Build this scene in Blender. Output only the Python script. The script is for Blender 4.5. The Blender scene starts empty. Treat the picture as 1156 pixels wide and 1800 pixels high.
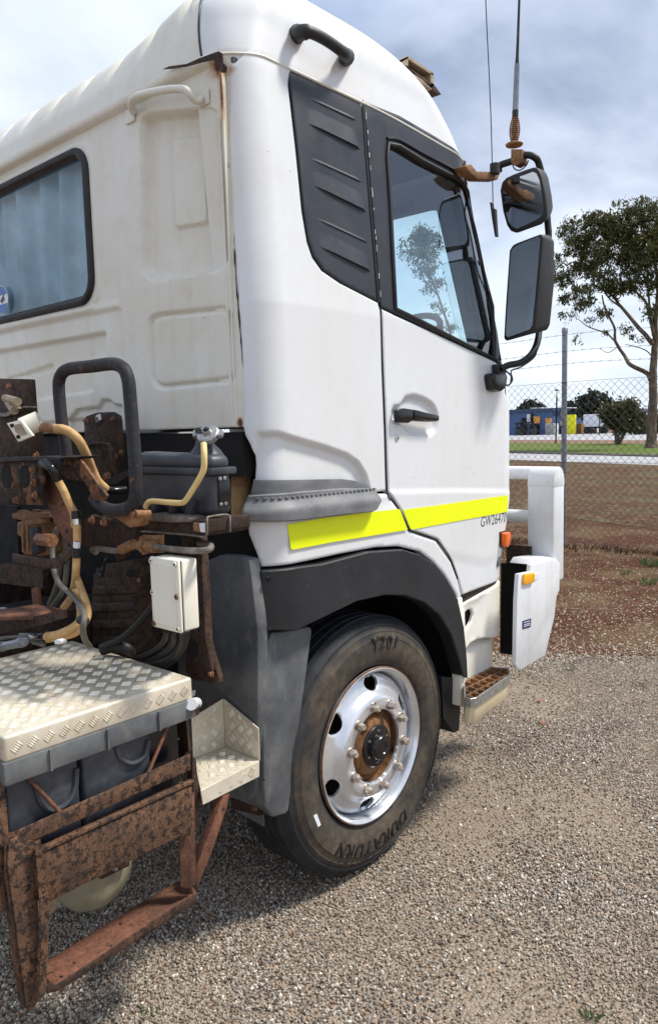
import bpy, bmesh, math, random
import numpy as np
from mathutils import Vector, Matrix
from mathutils.geometry import delaunay_2d_cdt
random.seed(7); rng = np.random.default_rng(7)
R = math.radians
sc = bpy.context.scene
COL = sc.collection

# ------------------------------------------------------------------ camera
GZ = -0.07          # level of the yard
YAW, PITCH, ROLL, F = R(41.93), R(6.12), R(1.48), 1350.0
CAM = np.array([1.82, 0.0, 1.70])
_f = np.array([-math.sin(YAW)*math.cos(PITCH), math.cos(YAW)*math.cos(PITCH), -math.sin(PITCH)])
_r = np.array([math.cos(YAW), math.sin(YAW), 0.0]); _d = np.cross(_f, _r)
CM = np.array([_r*math.cos(ROLL)+_d*math.sin(ROLL), -_r*math.sin(ROLL)+_d*math.cos(ROLL), _f])
cd = bpy.data.cameras.new('camera'); cam = bpy.data.objects.new('camera', cd); COL.objects.link(cam)
cam.matrix_world = Matrix(((CM[0][0], -CM[1][0], -CM[2][0], CAM[0]), (CM[0][1], -CM[1][1], -CM[2][1], CAM[1]),
                           (CM[0][2], -CM[1][2], -CM[2][2], CAM[2]), (0, 0, 0, 1)))
cd.sensor_fit = 'VERTICAL'; cd.sensor_height = 36; cd.lens = 36*F/1800
cd.clip_start = 0.05; cd.clip_end = 3000
sc.camera = cam

# ------------------------------------------------------------------ sky, sun, exposure
SUN_EL, SUN_AZ = R(57), R(44)            # azimuth measured from +Y (truck forward) towards +X
w = bpy.data.worlds.new('World'); sc.world = w; w.use_nodes = True
nt = w.node_tree; nt.nodes.clear(); N = nt.nodes.new; L = nt.links.new
out = N('ShaderNodeOutputWorld'); bg = N('ShaderNodeBackground'); bg.inputs['Strength'].default_value = 0.1
sky = N('ShaderNodeTexSky'); sky.sky_type = 'NISHITA'; sky.sun_disc = False
sky.sun_elevation = SUN_EL; sky.sun_rotation = SUN_AZ
tc = N('ShaderNodeTexCoord'); sep = N('ShaderNodeSeparateXYZ'); L(tc.outputs['Generated'], sep.inputs[0])
def wmath(op, a, b=None, c=None):
    m = N('ShaderNodeMath'); m.operation = op
    for i, v in enumerate((a, b, c)):
        if v is None: continue
        if isinstance(v, (int, float)): m.inputs[i].default_value = v
        else: L(v, m.inputs[i])
    return m.outputs[0]
den = wmath('ADD', wmath('MAXIMUM', sep.outputs[2], 0.0), 0.22)
cmb = N('ShaderNodeCombineXYZ'); L(wmath('DIVIDE', sep.outputs[0], den), cmb.inputs[0]); L(wmath('DIVIDE', sep.outputs[1], den), cmb.inputs[1])
n1 = N('ShaderNodeTexNoise'); n1.inputs['Scale'].default_value = 1.15; n1.inputs['Detail'].default_value = 7; n1.inputs['Roughness'].default_value = .52
n1.inputs['Distortion'].default_value = .35; L(cmb.outputs[0], n1.inputs['Vector'])
n2 = N('ShaderNodeTexNoise'); n2.inputs['Scale'].default_value = 2.2; n2.inputs['Detail'].default_value = 5; L(cmb.outputs[0], n2.inputs['Vector'])
r1 = N('ShaderNodeValToRGB'); L(n1.outputs['Fac'], r1.inputs[0])
e = r1.color_ramp.elements; e[0].position = .38; e[0].color = (2.5, 3.05, 4.2, 1); e[1].position = .62; e[1].color = (6.3, 6.8, 7.7, 1)
r1.color_ramp.elements.new(.5).color = (4.3, 4.9, 6.1, 1)
r2 = N('ShaderNodeValToRGB'); L(n2.outputs['Fac'], r2.inputs[0]); e = r2.color_ramp.elements
e[0].position = .30; e[0].color = (.78, .78, .78, 1); e[1].position = .48; e[1].color = (1, 1, 1, 1)
mx = N('ShaderNodeMix'); mx.data_type = 'RGBA'; L(r2.outputs[0], mx.inputs['Factor'])
skm = N('ShaderNodeMix'); skm.data_type = 'RGBA'; skm.blend_type = 'MULTIPLY'; skm.inputs['Factor'].default_value = 1
L(sky.outputs[0], skm.inputs['A']); skm.inputs['B'].default_value = (1.6, 1.9, 2.1, 1)
L(skm.outputs['Result'], mx.inputs['A']); L(r1.outputs[0], mx.inputs['B'])
# brightening of the cloud layer towards the horizon all the way round
hz = N('ShaderNodeMix'); hz.data_type = 'RGBA'
hf = wmath('POWER', wmath('SUBTRACT', 1.0, wmath('MINIMUM', wmath('MULTIPLY', wmath('MAXIMUM', sep.outputs[2], 0.0), 2.6), 1.0)), 1.6)
L(wmath('MULTIPLY', hf, .78), hz.inputs['Factor']); L(mx.outputs['Result'], hz.inputs['A']); hz.inputs['B'].default_value = (6.6, 7.3, 7.9, 1)
L(hz.outputs['Result'], bg.inputs['Color']); L(bg.outputs[0], out.inputs[0])
sl = bpy.data.lights.new('sun', 'SUN'); sl.energy = 3.1; sl.angle = R(9); sl.color = (1, .95, .87)
so = bpy.data.objects.new('sun', sl); COL.objects.link(so)
sd = Vector((math.sin(SUN_AZ)*math.cos(SUN_EL), math.cos(SUN_AZ)*math.cos(SUN_EL), math.sin(SUN_EL)))
so.rotation_euler = sd.to_track_quat('Z', 'Y').to_euler(); so.location = (0, 0, 20)
sc.view_settings.view_transform = 'Standard'; sc.view_settings.look = 'None'
sc.view_settings.exposure = 0.64; sc.view_settings.gamma = 1; sc.view_settings.use_curve_mapping = False
sc.render.engine = 'CYCLES'
sc.cycles.max_bounces = 8; sc.cycles.transparent_max_bounces = 16

# ------------------------------------------------------------------ pixel of the photograph -> point on a real plane
def ray(x, y): return CM.T @ np.array([(x-578)/F, (y-900)/F, 1.0])
def on(ax, v, x, y):
    d = ray(x, y); i = 'XYZ'.index(ax); return Vector(CAM + d*((v-CAM[i])/d[i]))
def PX(v, pts): return [on('X', v, *p) for p in pts]
def PY(v, pts): return [on('Y', v, *p) for p in pts]
def PZ(v, pts): return [on('Z', v, *p) for p in pts]

# ------------------------------------------------------------------ materials
class NT:
    def __init__(s, name):
        s.m = bpy.data.materials.new(name); s.m.use_nodes = True; s.t = s.m.node_tree; s.t.nodes.clear()
        s.out = s.n('ShaderNodeOutputMaterial'); s.b = s.n('ShaderNodeBsdfPrincipled'); s.l(s.b.outputs[0], s.out.inputs[0])
        s.geo = s.n('ShaderNodeNewGeometry'); s.P = s.geo.outputs['Position']
        s.tco = s.n('ShaderNodeTexCoord'); s.O = s.tco.outputs['Object']
    def n(s, k): return s.t.nodes.new(k)
    def l(s, a, b): s.t.links.new(a, b)
    def noise(s, scale, detail=4, rough=.55, vec=None, sc=None, dist=0, out='Fac'):
        n = s.n('ShaderNodeTexNoise'); n.inputs['Scale'].default_value = scale; n.inputs['Detail'].default_value = detail
        n.inputs['Roughness'].default_value = rough; n.inputs['Distortion'].default_value = dist
        v = vec or s.P
        if sc:
            mp = s.n('ShaderNodeMapping'); mp.inputs['Scale'].default_value = sc; s.l(v, mp.inputs[0]); v = mp.outputs[0]
        s.l(v, n.inputs['Vector']); return n.outputs[out]
    def voro(s, scale, out='Distance', feat='F1', rnd=1):
        n = s.n('ShaderNodeTexVoronoi'); n.feature = feat; n.inputs['Scale'].default_value = scale; n.inputs['Randomness'].default_value = rnd
        s.l(s.P, n.inputs['Vector']); return n.outputs[out]
    def ramp(s, fac, stops, interp='LINEAR'):
        r = s.n('ShaderNodeValToRGB'); s.l(fac, r.inputs[0]); r.color_ramp.interpolation = interp; el = r.color_ramp.elements
        while len(el) > 1: el.remove(el[0])
        for i, (p, c) in enumerate(stops):
            c = (c, c, c) if isinstance(c, (int, float)) else c
            if i == 0: el[0].position = p; el[0].color = (*c[:3], 1)
            else: el.new(p).color = (*c[:3], 1)
        return r.outputs[0]
    def mix(s, f, a, b, mode='MIX'):
        m = s.n('ShaderNodeMix'); m.data_type = 'RGBA'; m.blend_type = mode
        for k, v in (('Factor', f), ('A', a), ('B', b)):
            i = m.inputs[k] if k != 'Factor' else m.inputs[0]
            if isinstance(v, (int, float)): i.default_value = v if k == 'Factor' else (v, v, v, 1)
            elif isinstance(v, tuple): i.default_value = (*v[:3], 1)
            else: s.l(v, i)
        return m.outputs['Result']
    def math(s, op, a, b=None, clamp=False):
        m = s.n('ShaderNodeMath'); m.operation = op; m.use_clamp = clamp
        for i, v in enumerate((a, b)):
            if v is None: continue
            if isinstance(v, (int, float)): m.inputs[i].default_value = v
            else: s.l(v, m.inputs[i])
        return m.outputs[0]
    def bump(s, h, strength=.3, dist=.002, nrm=None):
        b = s.n('ShaderNodeBump'); b.inputs['Strength'].default_value = strength; b.inputs['Distance'].default_value = dist
        s.l(h, b.inputs['Height'])
        if nrm: s.l(nrm, b.inputs['Normal'])
        s.l(b.outputs[0], s.b.inputs['Normal']); return b.outputs[0]
    def set(s, col=None, rough=None, metal=None, spec=None, coat=None):
        for k, v in (('Base Color', col), ('Roughness', rough), ('Metallic', metal), ('Specular IOR Level', spec), ('Coat Weight', coat)):
            if v is None: continue
            if isinstance(v, tuple): s.b.inputs[k].default_value = (*v[:3], 1)
            elif isinstance(v, (int, float)): s.b.inputs[k].default_value = v
            else: s.l(v, s.b.inputs[k])
        return s
    def spot(s, c, r, st=(1, 1, 1), amp=.5, nscale=30):
        """mask 1 inside an irregular blob at world point c"""
        v = s.n('ShaderNodeVectorMath'); v.operation = 'SUBTRACT'; s.l(s.P, v.inputs[0]); v.inputs[1].default_value = c
        v2 = s.n('ShaderNodeVectorMath'); v2.operation = 'MULTIPLY'; s.l(v.outputs[0], v2.inputs[0]); v2.inputs[1].default_value = st
        v3 = s.n('ShaderNodeVectorMath'); v3.operation = 'LENGTH'; s.l(v2.outputs[0], v3.inputs[0])
        d = s.math('DIVIDE', v3.outputs['Value'], r)
        d = s.math('ADD', d, s.math('MULTIPLY', s.math('SUBTRACT', s.noise(nscale, 4), .5), amp*2))
        return d

def simple(name, col, rough=.5, metal=0, var=.25, nscale=12, bump=0, bscale=150, spec=None):
    t = NT(name); c = np.array(col)
    f = t.noise(nscale, 5, .6)
    t.set(t.ramp(f, [(.3, tuple(c*(1-var))), (.7, tuple(np.minimum(c*(1+var), 1)))]), t.ramp(t.noise(nscale*2, 3), [(.3, max(rough-.08, 0)), (.7, min(rough+.1, 1))]), metal, spec)
    if bump: t.bump(t.noise(bscale, 4), bump, .001)
    return t.m
M = {}
def paint(name, base, dirt, dirtamt, spots=(), streak=True, rough=.28, speck=.0):
    t = NT(name)
    big = t.noise(2.2, 5, .6); mott = t.noise(14, 6, .65)
    c = t.mix(t.ramp(big, [(.35, 0), (.75, dirtamt)]), base, dirt)
    if streak:
        st = t.noise(5, 4, .5, sc=(4, 4, .3)); c = t.mix(t.ramp(st, [(.5, 0), (.85, dirtamt*.7)]), c, dirt)
    c = t.mix(t.ramp(mott, [(.5, 0), (.8, dirtamt*.6)]), c, dirt)
    # chips and dark specks
    v = t.voro(11); n = t.noise(40, 2)
    sp = t.ramp(t.math('ADD', v, t.math('MULTIPLY', n, .06)), [(.0, 1), (.052+speck, 1), (.062+speck, 0)])
    c = t.mix(t.math('MULTIPLY', sp, t.ramp(t.noise(3, 2), [(.47, 0), (.53, 1)])), c, (.10, .055, .03))
    v2 = t.voro(46); c = t.mix(t.ramp(t.math('ADD', v2, t.math('MULTIPLY', n, .1)), [(.06, .55), (.085, 0)]), c, (.3, .26, .2))
    for (p, r, stt) in spots:
        d = t.spot(p, r, stt)
        c = t.mix(t.ramp(d, [(.55, .85), (1.25, 0)]), c, (.42, .20, .055))
        c = t.mix(t.ramp(d, [(.35, 1), (.55, 0)]), c, (.085, .03, .014))
    t.set(c, t.ramp(t.noise(5, 5), [(.3, rough), (.75, rough+.2)]), 0, .5)
    t.bump(t.noise(4, 2), .04, .02)
    return t.m
def rust(name, dark=.5, orange=(.21, .095, .042), brown=(.075, .036, .022), black=(.024, .016, .013), scale=10, bump=.6):
    t = NT(name)
    n1 = t.noise(scale*4.0, 7, .72, dist=.5); n2 = t.noise(scale*1.4, 6, .62); n3 = t.noise(scale*22, 3, .6)
    c = t.ramp(n1, [(.38, brown), (.52, tuple((np.array(orange)+np.array(brown))/2)), (.66, orange), (.8, tuple(np.minimum(np.array(orange)*1.7, 1)))])
    f = t.math('ADD', n2, t.math('MULTIPLY', t.math('SUBTRACT', n1, .5), .55))
    c = t.mix(t.ramp(f, [(dark-.03, 1), (dark+.03, 0)]), c, black)
    c = t.mix(t.math('MULTIPLY', t.ramp(n3, [(.55, 0), (.75, 1)]), .35), c, tuple(np.array(orange)*1.6))
    c = t.mix(t.ramp(t.noise(scale*.28, 5, .65), [(.42, 0), (.62, .62)]), c, tuple(np.array(black)*1.6)); c = t.mix(t.ramp(t.noise(scale*.5, 4, .6, sc=(3, 3, .5)), [(.58, 0), (.75, .5)]), c, tuple(np.array(orange)*1.35))
    t.set(c, t.ramp(n1, [(.3, .95), (.5, .6)]), 0, .25)
    t.bump(t.math('ADD', t.math('ADD', n1, t.math('MULTIPLY', t.ramp(f, [(dark-.03, 1), (dark+.03, 0)]), .5)), t.math('MULTIPLY', n3, .4)), bump, .003)
    return t.m
def glassy(name, tint, ior=1.6, rough=0.0, opaque=0.0, body=(.02, .03, .035)):
    t = NT(name); t.t.nodes.remove(t.b)
    fr = t.n('ShaderNodeFresnel'); fr.inputs['IOR'].default_value = ior
    tr = t.n('ShaderNodeBsdfTransparent'); tr.inputs[0].default_value = (*tint, 1)
    gl = t.n('ShaderNodeBsdfGlossy'); gl.inputs['Roughness'].default_value = rough; gl.inputs['Color'].default_value = (.95, .97, 1, 1)
    base = tr.outputs[0]
    if opaque:
        df = t.n('ShaderNodeBsdfDiffuse'); df.inputs[0].default_value = (*body, 1)
        m0 = t.n('ShaderNodeMixShader'); m0.inputs[0].default_value = opaque; t.l(tr.outputs[0], m0.inputs[1]); t.l(df.outputs[0], m0.inputs[2]); base = m0.outputs[0]
    m = t.n('ShaderNodeMixShader'); t.l(fr.outputs[0], m.inputs[0]); t.l(base, m.inputs[1]); t.l(gl.outputs[0], m.inputs[2]); t.l(m.outputs[0], t.out.inputs[0])
    return t.m

RUSTC = on('Y', 1.70, 386, 112)
seamrust = [((RUSTC.x, 1.70, RUSTC.z-.005), .055, (.9, 1, 1.3)), ((-.115, 1.70, 2.76), .020, (1.6, 1, .16)), ((-.10, 1.71, 1.73), .014, (1, 1, .6))]
M['white'] = paint('white_cab_paint', (.73, .75, .78), (.60, .58, .50), .35, seamrust, rough=.22)
M['cream'] = paint('dusty_rear_wall_paint', (.78, .77, .715), (.58, .52, .36), .6, seamrust, rough=.38, speck=.01)
M['step_white'] = paint('yellowed_step_plastic', (.80, .79, .74), (.66, .57, .38), .35, rough=.4)
M['step_tan'] = paint('tan_step_plastic', (.66, .58, .40), (.50, .38, .20), .5, rough=.5)
M['bar_white'] = paint('bull_bar_paint', (.74, .76, .79), (.42, .42, .40), .5, rough=.35)
M['box_cream'] = paint('cream_junction_plastic', (.80, .77, .66), (.62, .54, .36), .4, rough=.45)
t = NT('black_grained_plastic'); c = t.ramp(t.noise(3, 5, .6), [(.3, (.014, .016, .023)), (.7, (.028, .032, .043))])
c = t.mix(t.ramp(t.noise(26, 6, .7, sc=(1, 1, 2.5)), [(.52, 0), (.85, .35)]), c, (.07, .07, .078))
t.set(c, t.ramp(t.noise(9, 4), [(.3, .34), (.7, .55)])); t.bump(t.noise(420, 2), .25, .0006); M['black'] = t.m
t = NT('black_arch_plastic'); c = t.ramp(t.noise(4, 5, .6), [(.3, (.007, .008, .011)), (.7, (.017, .019, .024))])
c = t.mix(t.ramp(t.noise(12, 7, .75, dist=.6), [(.58, 0), (.9, .35)]), c, (.09, .088, .082))
c = t.mix(t.ramp(t.noise(60, 5, .6, sc=(1, .25, 1.6)), [(.62, 0), (.75, .35)]), c, (.12, .12, .12))
t.set(c, t.ramp(t.noise(9, 4), [(.3, .42), (.7, .62)])); t.bump(t.noise(300, 2), .2, .0006); M['arch'] = t.m
M['rubber'] = simple('black_rubber', (.012, .012, .013), .55, var=.3, bump=.2)
M['gloss_black'] = simple('gloss_black_plastic', (.008, .008, .009), .22, var=.2)
M['dark'] = simple('grime_and_shade_black', (.005, .0045, .004), .9, var=.4, nscale=8, bump=.4, bscale=60)  # near-black for grime and dark parts; also paints shade in voids and holes
M['trim'] = simple('interior_trim', (.09, .10, .105), .7, var=.2)
t = NT('weathered_grey_plastic'); c = t.ramp(t.noise(5, 6, .65), [(.3, (.05, .056, .064)), (.5, (.095, .102, .11)), (.72, (.18, .185, .18))])
c = t.mix(t.ramp(t.noise(16, 6, .7, sc=(1, 1, .5)), [(.55, 0), (.8, .55)]), c, (.30, .28, .24)); t.set(c, .5); t.bump(t.noise(120, 4), .25, .001); M['guard'] = t.m
t = NT('grey_step_plastic'); c = t.ramp(t.noise(7, 6, .65, sc=(1, 1, 2)), [(.3, (.10, .104, .112)), (.7, (.20, .204, .21))])
c = t.mix(t.ramp(t.noise(22, 5, .7), [(.55, 0), (.8, .4)]), c, (.30, .27, .21)); t.set(c, .55); t.bump(t.noise(200, 3), .2, .001); M['step_grey'] = t.m
t = NT('tank_plastic'); c = t.ramp(t.noise(6, 6, .7), [(.35, (.022, .025, .033)), (.55, (.045, .05, .062)), (.78, (.13, .135, .15))]); t.set(c, .45); t.bump(t.noise(90, 4), .2, .001); M['tank'] = t.m
M['rust'] = rust('flaking_rust', .465, (.20, .105, .058), (.095, .05, .032), (.026, .018, .015), scale=34); M['rust_paint'] = rust('rust_through_black_paint', .55, scale=8)
M['rust_red'] = rust('red_brown_rust', .36, (.25, .105, .06), (.11, .05, .034), scale=20); M['rust_dark'] = rust('dark_brown_rust', .47, (.095, .05, .03), (.035, .02, .014), scale=17)
M['rust_ochre'] = rust('ochre_dust_rust', .2, (.38, .20, .095), (.19, .095, .045), (.05, .03, .02), 14)
M['tube_black'] = rust('worn_black_paint', .66, (.20, .08, .035), (.08, .035, .02), (.022, .024, .028), 6, .35)
M['steel'] = rust('steel_pipe', .15, (.34, .30, .26), (.16, .13, .11), (.05, .04, .03), 12, .3)
M['bolt'] = rust('rusty_bolt', .1, (.36, .17, .09), (.15, .065, .035), scale=20)
t = NT('ochre_braided_hose'); c = t.ramp(t.noise(30, 5, .6), [(.3, (.36, .20, .075)), (.7, (.62, .40, .17))]); t.set(c, .7)
t.bump(t.voro(260), .4, .001); M['hose'] = t.m
M['pipe_yellow'] = simple('yellow_overflow_hose', (.78, .58, .25), .5, var=.12, nscale=20)
M['grey_hose'] = simple('grey_hose', (.12, .11, .09), .6, var=.3, nscale=25)
t = NT('aluminium_checker_plate'); c = t.ramp(t.noise(7, 6, .65), [(.3, (.50, .44, .33)), (.5, (.66, .60, .48)), (.72, (.76, .71, .60))])
c = t.mix(t.ramp(t.noise(24, 5, .6), [(.56, 0), (.74, .6)]), c, (.46, .33, .17)); t.set(c, t.ramp(t.noise(9, 4), [(.3, .4), (.7, .6)]), .25); M['checker'] = t.m
t = NT('aluminium_tread_bar'); c = t.ramp(t.noise(16, 4, .6), [(.3, (.70, .62, .47)), (.7, (.95, .90, .78))]); t.set(c, .35, .3); M['tread'] = t.m
t = NT('yellow_tape'); c = t.ramp(t.noise(3, 3), [(.3, (.80, .90, .0)), (.7, (.90, .98, .0))]); t.set(c, .35)
t.bump(t.voro(400), .1, .0005); M['tape'] = t.m
M['print'] = simple('dark_print', (.02, .022, .025), .4)
M['print_white'] = simple('white_print', (.75, .76, .8), .5, var=.05)
M['label_blue'] = simple('blue_label', (.012, .02, .12), .4)
M['orange'] = simple('orange_lens', (.85, .15, .015), .15, var=.1, nscale=60)
M['amber'] = simple('amber_reflector', (.95, .42, .01), .2, var=.1, nscale=60)
M['chrome'] = simple('chrome', (.7, .7, .72), .15, 1, var=.1)
M['grey_metal'] = simple('grey_cap_metal', (.36, .36, .35), .35, .7, var=.35, nscale=50)
t = NT('silver_wheel_paint'); c = t.ramp(t.noise(6, 5, .6), [(.3, (.56, .58, .62)), (.7, (.80, .82, .85))])
c = t.mix(t.ramp(t.noise(22, 6, .7), [(.58, 0), (.8, .5)]), c, (.42, .35, .27)); t.set(c, .27, .68); M['wheel'] = t.m
M['hub_rust'] = rust('hub_rust', .36, (.26, .13, .05), (.11, .05, .022), (.02, .012, .01), 9)
HUBC = Vector((-.03, 2.292, .447))
t = NT('dusty_tyre_rubber'); vv = t.n('ShaderNodeVectorMath'); vv.operation = 'SUBTRACT'; t.l(t.O, vv.inputs[0]); vv.inputs[1].default_value = (0, 0, 0)
sx = t.n('ShaderNodeSeparateXYZ'); t.l(vv.outputs[0], sx.inputs[0])
rr = t.math('SQRT', t.math('ADD', t.math('POWER', sx.outputs[1], 2.0), t.math('POWER', sx.outputs[2], 2.0)))
band = t.ramp(t.math('MULTIPLY', rr, 2.0), [(.62, .25), (.70, .8), (.90, .75), (.955, .06), (1, 0)])
inner = t.ramp(sx.outputs[0], [(.0, 0), (1, 1)])
c = t.ramp(t.noise(12, 6, .7), [(.3, (.009, .010, .013)), (.7, (.030, .033, .040))])
dustn = t.ramp(t.noise(5, 6, .6), [(.34, .15), (.62, 1)])
c = t.mix(t.math('MULTIPLY', band, dustn), c, t.ramp(t.noise(30, 4), [(.3, (.06, .045, .03)), (.7, (.15, .115, .078))]))
c = t.mix(t.ramp(t.noise(60, 5, .75, sc=(1, 1, 1)), [(.66, 0), (.8, .35)]), c, (.19, .17, .14))
t.set(c, .68, 0, .3); t.bump(t.noise(160, 4), .25, .001); M['tyre'] = t.m
M['curtain'] = simple('grey_blue_curtain', (.62, .74, .80), .8, var=.25, nscale=5)
M['skyglass'] = glassy('rear_window_glass', (.78, .86, .9), 1.4, .02)
M['glass'] = glassy('door_glass', (.84, .96, .97), 2.45, 0.0)
M['clear'] = glassy('windscreen_glass', (.80, .95, .96), 1.45)
M['mirror'] = simple('mirror_glass', (.52, .56, .60), .03, 1, var=.06, nscale=3)
M['galv'] = simple('galvanised_steel', (.24, .255, .28), .4, .6, var=.25, nscale=20)
M['wire'] = simple('fence_wire', (.07, .07, .072), .5, .3, var=.2)
M['pipe_tan'] = simple('tan_filter_plastic', (.30, .19, .08), .5, var=.3, nscale=14)
M['air_tank'] = simple('dusty_olive_tank_paint', (.30, .27, .19), .5, var=.25, nscale=9)
M['wood'] = simple('weathered_tan_plastic', (.34, .26, .17), .6, var=.35, nscale=25)

# ------------------------------------------------------------------ mesh helpers
def wmat(o): return (wmat(o.parent) @ o.matrix_parent_inverse if o.parent else Matrix()) @ o.matrix_basis
def link(o, parent=None):
    COL.objects.link(o)
    if parent is not None: o.parent = parent; o.matrix_parent_inverse = wmat(parent).inverted()
    return o
def mesh_obj(name, verts, faces, mat, parent=None, smooth=35, bevel=0, seg=2, loc=None):
    """verts in world space; loc = wanted origin"""
    me = bpy.data.meshes.new(name)
    off = Vector(loc) if loc is not None else Vector((0, 0, 0))
    me.from_pydata([Vector(v)-off for v in verts], [], faces); me.update()
    if bevel or smooth is not None:
        bm = bmesh.new(); bm.from_mesh(me)
        bmesh.ops.recalc_face_normals(bm, faces=bm.faces) if bevel else None
        if bevel:
            es = [e for e in bm.edges if len(e.link_faces) == 2 and e.calc_face_angle(0) > R(28)]
            bmesh.ops.bevel(bm, geom=es, offset=bevel, segments=seg, affect='EDGES', profile=.5, clamp_overlap=True)
        bm.to_mesh(me); bm.free()
    if smooth is not None:
        me.polygons.foreach_set('use_smooth', [True]*len(me.polygons)); me.set_sharp_from_angle(angle=R(smooth))
    for m in (mat if isinstance(mat, (list, tuple)) else [mat]): me.materials.append(M[m] if isinstance(m, str) else m)
    o = bpy.data.objects.new(name, me)
    if loc is not None: o.location = off
    return link(o, parent)
class MB:
    def __init__(s): s.v = []; s.f = []
    def add(s, v, f):
        n = len(s.v); s.v += [Vector(x) for x in v]; s.f += [[i+n for i in q] for q in f]; return s
    def box(s, lo, hi):
        x0, y0, z0 = lo; x1, y1, z1 = hi
        return s.add([(x0,y0,z0),(x1,y0,z0),(x1,y1,z0),(x0,y1,z0),(x0,y0,z1),(x1,y0,z1),(x1,y1,z1),(x0,y1,z1)],
                     [(0,3,2,1),(4,5,6,7),(0,1,5,4),(1,2,6,5),(2,3,7,6),(3,0,4,7)])
    def prism(s, poly, vec):
        vec = Vector(vec); poly = [Vector(p) for p in poly]; n = len(poly)
        nrm = sum(((poly[i]-poly[0]).cross(poly[(i+1) % n]-poly[0]) for i in range(1, n-1)), Vector())
        if nrm.dot(vec) > 0: poly = poly[::-1]
        v = poly+[p+vec for p in poly]
        return s.add(v, [list(range(n)), [2*n-1-i for i in range(n)]]+[(i, i+n, (i+1) % n+n, (i+1) % n) for i in range(n)])
    def frame(s, d):
        d = d.normalized(); a = Vector((0, 0, 1)) if abs(d.z) < .9 else Vector((1, 0, 0)); x = a.cross(d).normalized(); return x, d.cross(x)
    def tube(s, pts, r, n=10, closed=False, flat=1.0):
        pts = [Vector(p) for p in pts]; m = len(pts); rings = []
        rs = r if isinstance(r, (list, tuple)) else [r]*m
        x, y = s.frame(pts[1]-pts[0]); base = len(s.v)
        for i, p in enumerate(pts):
            if closed: d = (pts[(i+1) % m]-pts[i-1])
            else: d = pts[min(i+1, m-1)]-pts[max(i-1, 0)]
            d.normalize(); x = (x-d*x.dot(d)).normalized(); y = d.cross(x)
            for k in range(n):
                a = 2*math.pi*k/n; s.v.append(p+(x*math.cos(a)*flat+y*math.sin(a))*rs[i])
        for i in range(m if closed else m-1):
            j = (i+1) % m
            for k in range(n):
                k2 = (k+1) % n; s.f.append([base+i*n+k, base+i*n+k2, base+j*n+k2, base+j*n+k])
        if not closed: s.f.append([base+k for k in range(n)][::-1]); s.f.append([base+(m-1)*n+k for k in range(n)])
        return s
    def lathe(s, prof, c, ax, n=48, close=False):
        """prof: list of (radius, height along ax)"""
        c = Vector(c); ax = Vector(ax).normalized(); x, y = s.frame(ax); base = len(s.v); m = len(prof)
        for r_, h in prof:
            for k in range(n):
                a = 2*math.pi*k/n; s.v.append(c+ax*h+(x*math.cos(a)+y*math.sin(a))*max(r_, 1e-5))
        for i in range(m if close else m-1):
            j = (i+1) % m
            for k in range(n):
                k2 = (k+1) % n; s.f.append([base+i*n+k, base+i*n+k2, base+j*n+k2, base+j*n+k])
        return s
    def grid(s, P):
        """P[i][j] points"""
        base = len(s.v); a = len(P); b = len(P[0])
        for row in P: s.v += [Vector(p) for p in row]
        for i in range(a-1):
            for j in range(b-1): s.f.append([base+i*b+j, base+i*b+j+1, base+(i+1)*b+j+1, base+(i+1)*b+j])
        return s
    def build(s, name, mat, parent=None, **k): return mesh_obj(name, s.v, s.f, mat, parent, **k)
def cat(pts, n=6, closed=False):
    pts = [Vector(p) for p in pts]; m = len(pts); o = []
    for i in range(m if closed else m-1):
        p0 = pts[(i-1) % m] if closed or i > 0 else pts[0]*2-pts[1]
        p1, p2 = pts[i], pts[(i+1) % m]; p3 = pts[(i+2) % m] if closed or i+2 < m else p2*2-p1
        for k in range(n):
            t = k/n; o.append(.5*((2*p1)+(p2-p0)*t+(2*p0-5*p1+4*p2-p3)*t*t+(3*p1-p0-3*p2+p3)*t**3))
    if not closed: o.append(pts[-1])
    return o
def cat2(p, n=6, closed=True): return [(v.x, v.y) for v in cat([(a, b, 0) for a, b in p], n, closed)]
def rr2(x0, y0, x1, y1, r, n=5):
    o = []
    for cx, cy, a0 in ((x1-r, y0+r, -90), (x1-r, y1-r, 0), (x0+r, y1-r, 90), (x0+r, y0+r, 180)):
        for k in range(n+1): a = R(a0+90*k/n); o.append((cx+r*math.cos(a), cy+r*math.sin(a)))
    return o
def fil(poly, r, n=4):
    """round the corners of a 2D polygon"""
    o = []; m = len(poly)
    for i in range(m):
        p = Vector(poly[i]); a = Vector(poly[i-1])-p; b = Vector(poly[(i+1) % m])-p
        t = min(r, a.length*.45, b.length*.45); A = p+a.normalized()*t; B = p+b.normalized()*t
        for k in range(n+1):
            s = k/n; q = A*(1-s)**2+p*2*s*(1-s)+B*s*s; o.append((q.x, q.y))
    return o
def pip(P, poly):
    x, y = P[:, 0][:, None], P[:, 1][:, None]; q = np.array(poly); a = q; b = np.roll(q, -1, 0)
    c = ((a[:, 1] > y) != (b[:, 1] > y)) & (x < (b[:, 0]-a[:, 0])*(y-a[:, 1])/(b[:, 1]-a[:, 1]+1e-15)+a[:, 0])
    return c.sum(1) % 2 == 1
def pdist(P, poly):
    q = np.array(poly); out = np.full(len(P), 1e9)
    for a, b in zip(q, np.roll(q, -1, 0)):
        d = b-a; t = np.clip(((P-a)@d)/(d@d+1e-15), 0, 1); out = np.minimum(out, np.hypot(*(P-a-t[:, None]*d).T))
    return out
def sd(P, poly): return np.where(pip(P, poly), 1, -1)*pdist(P, poly)
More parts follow.
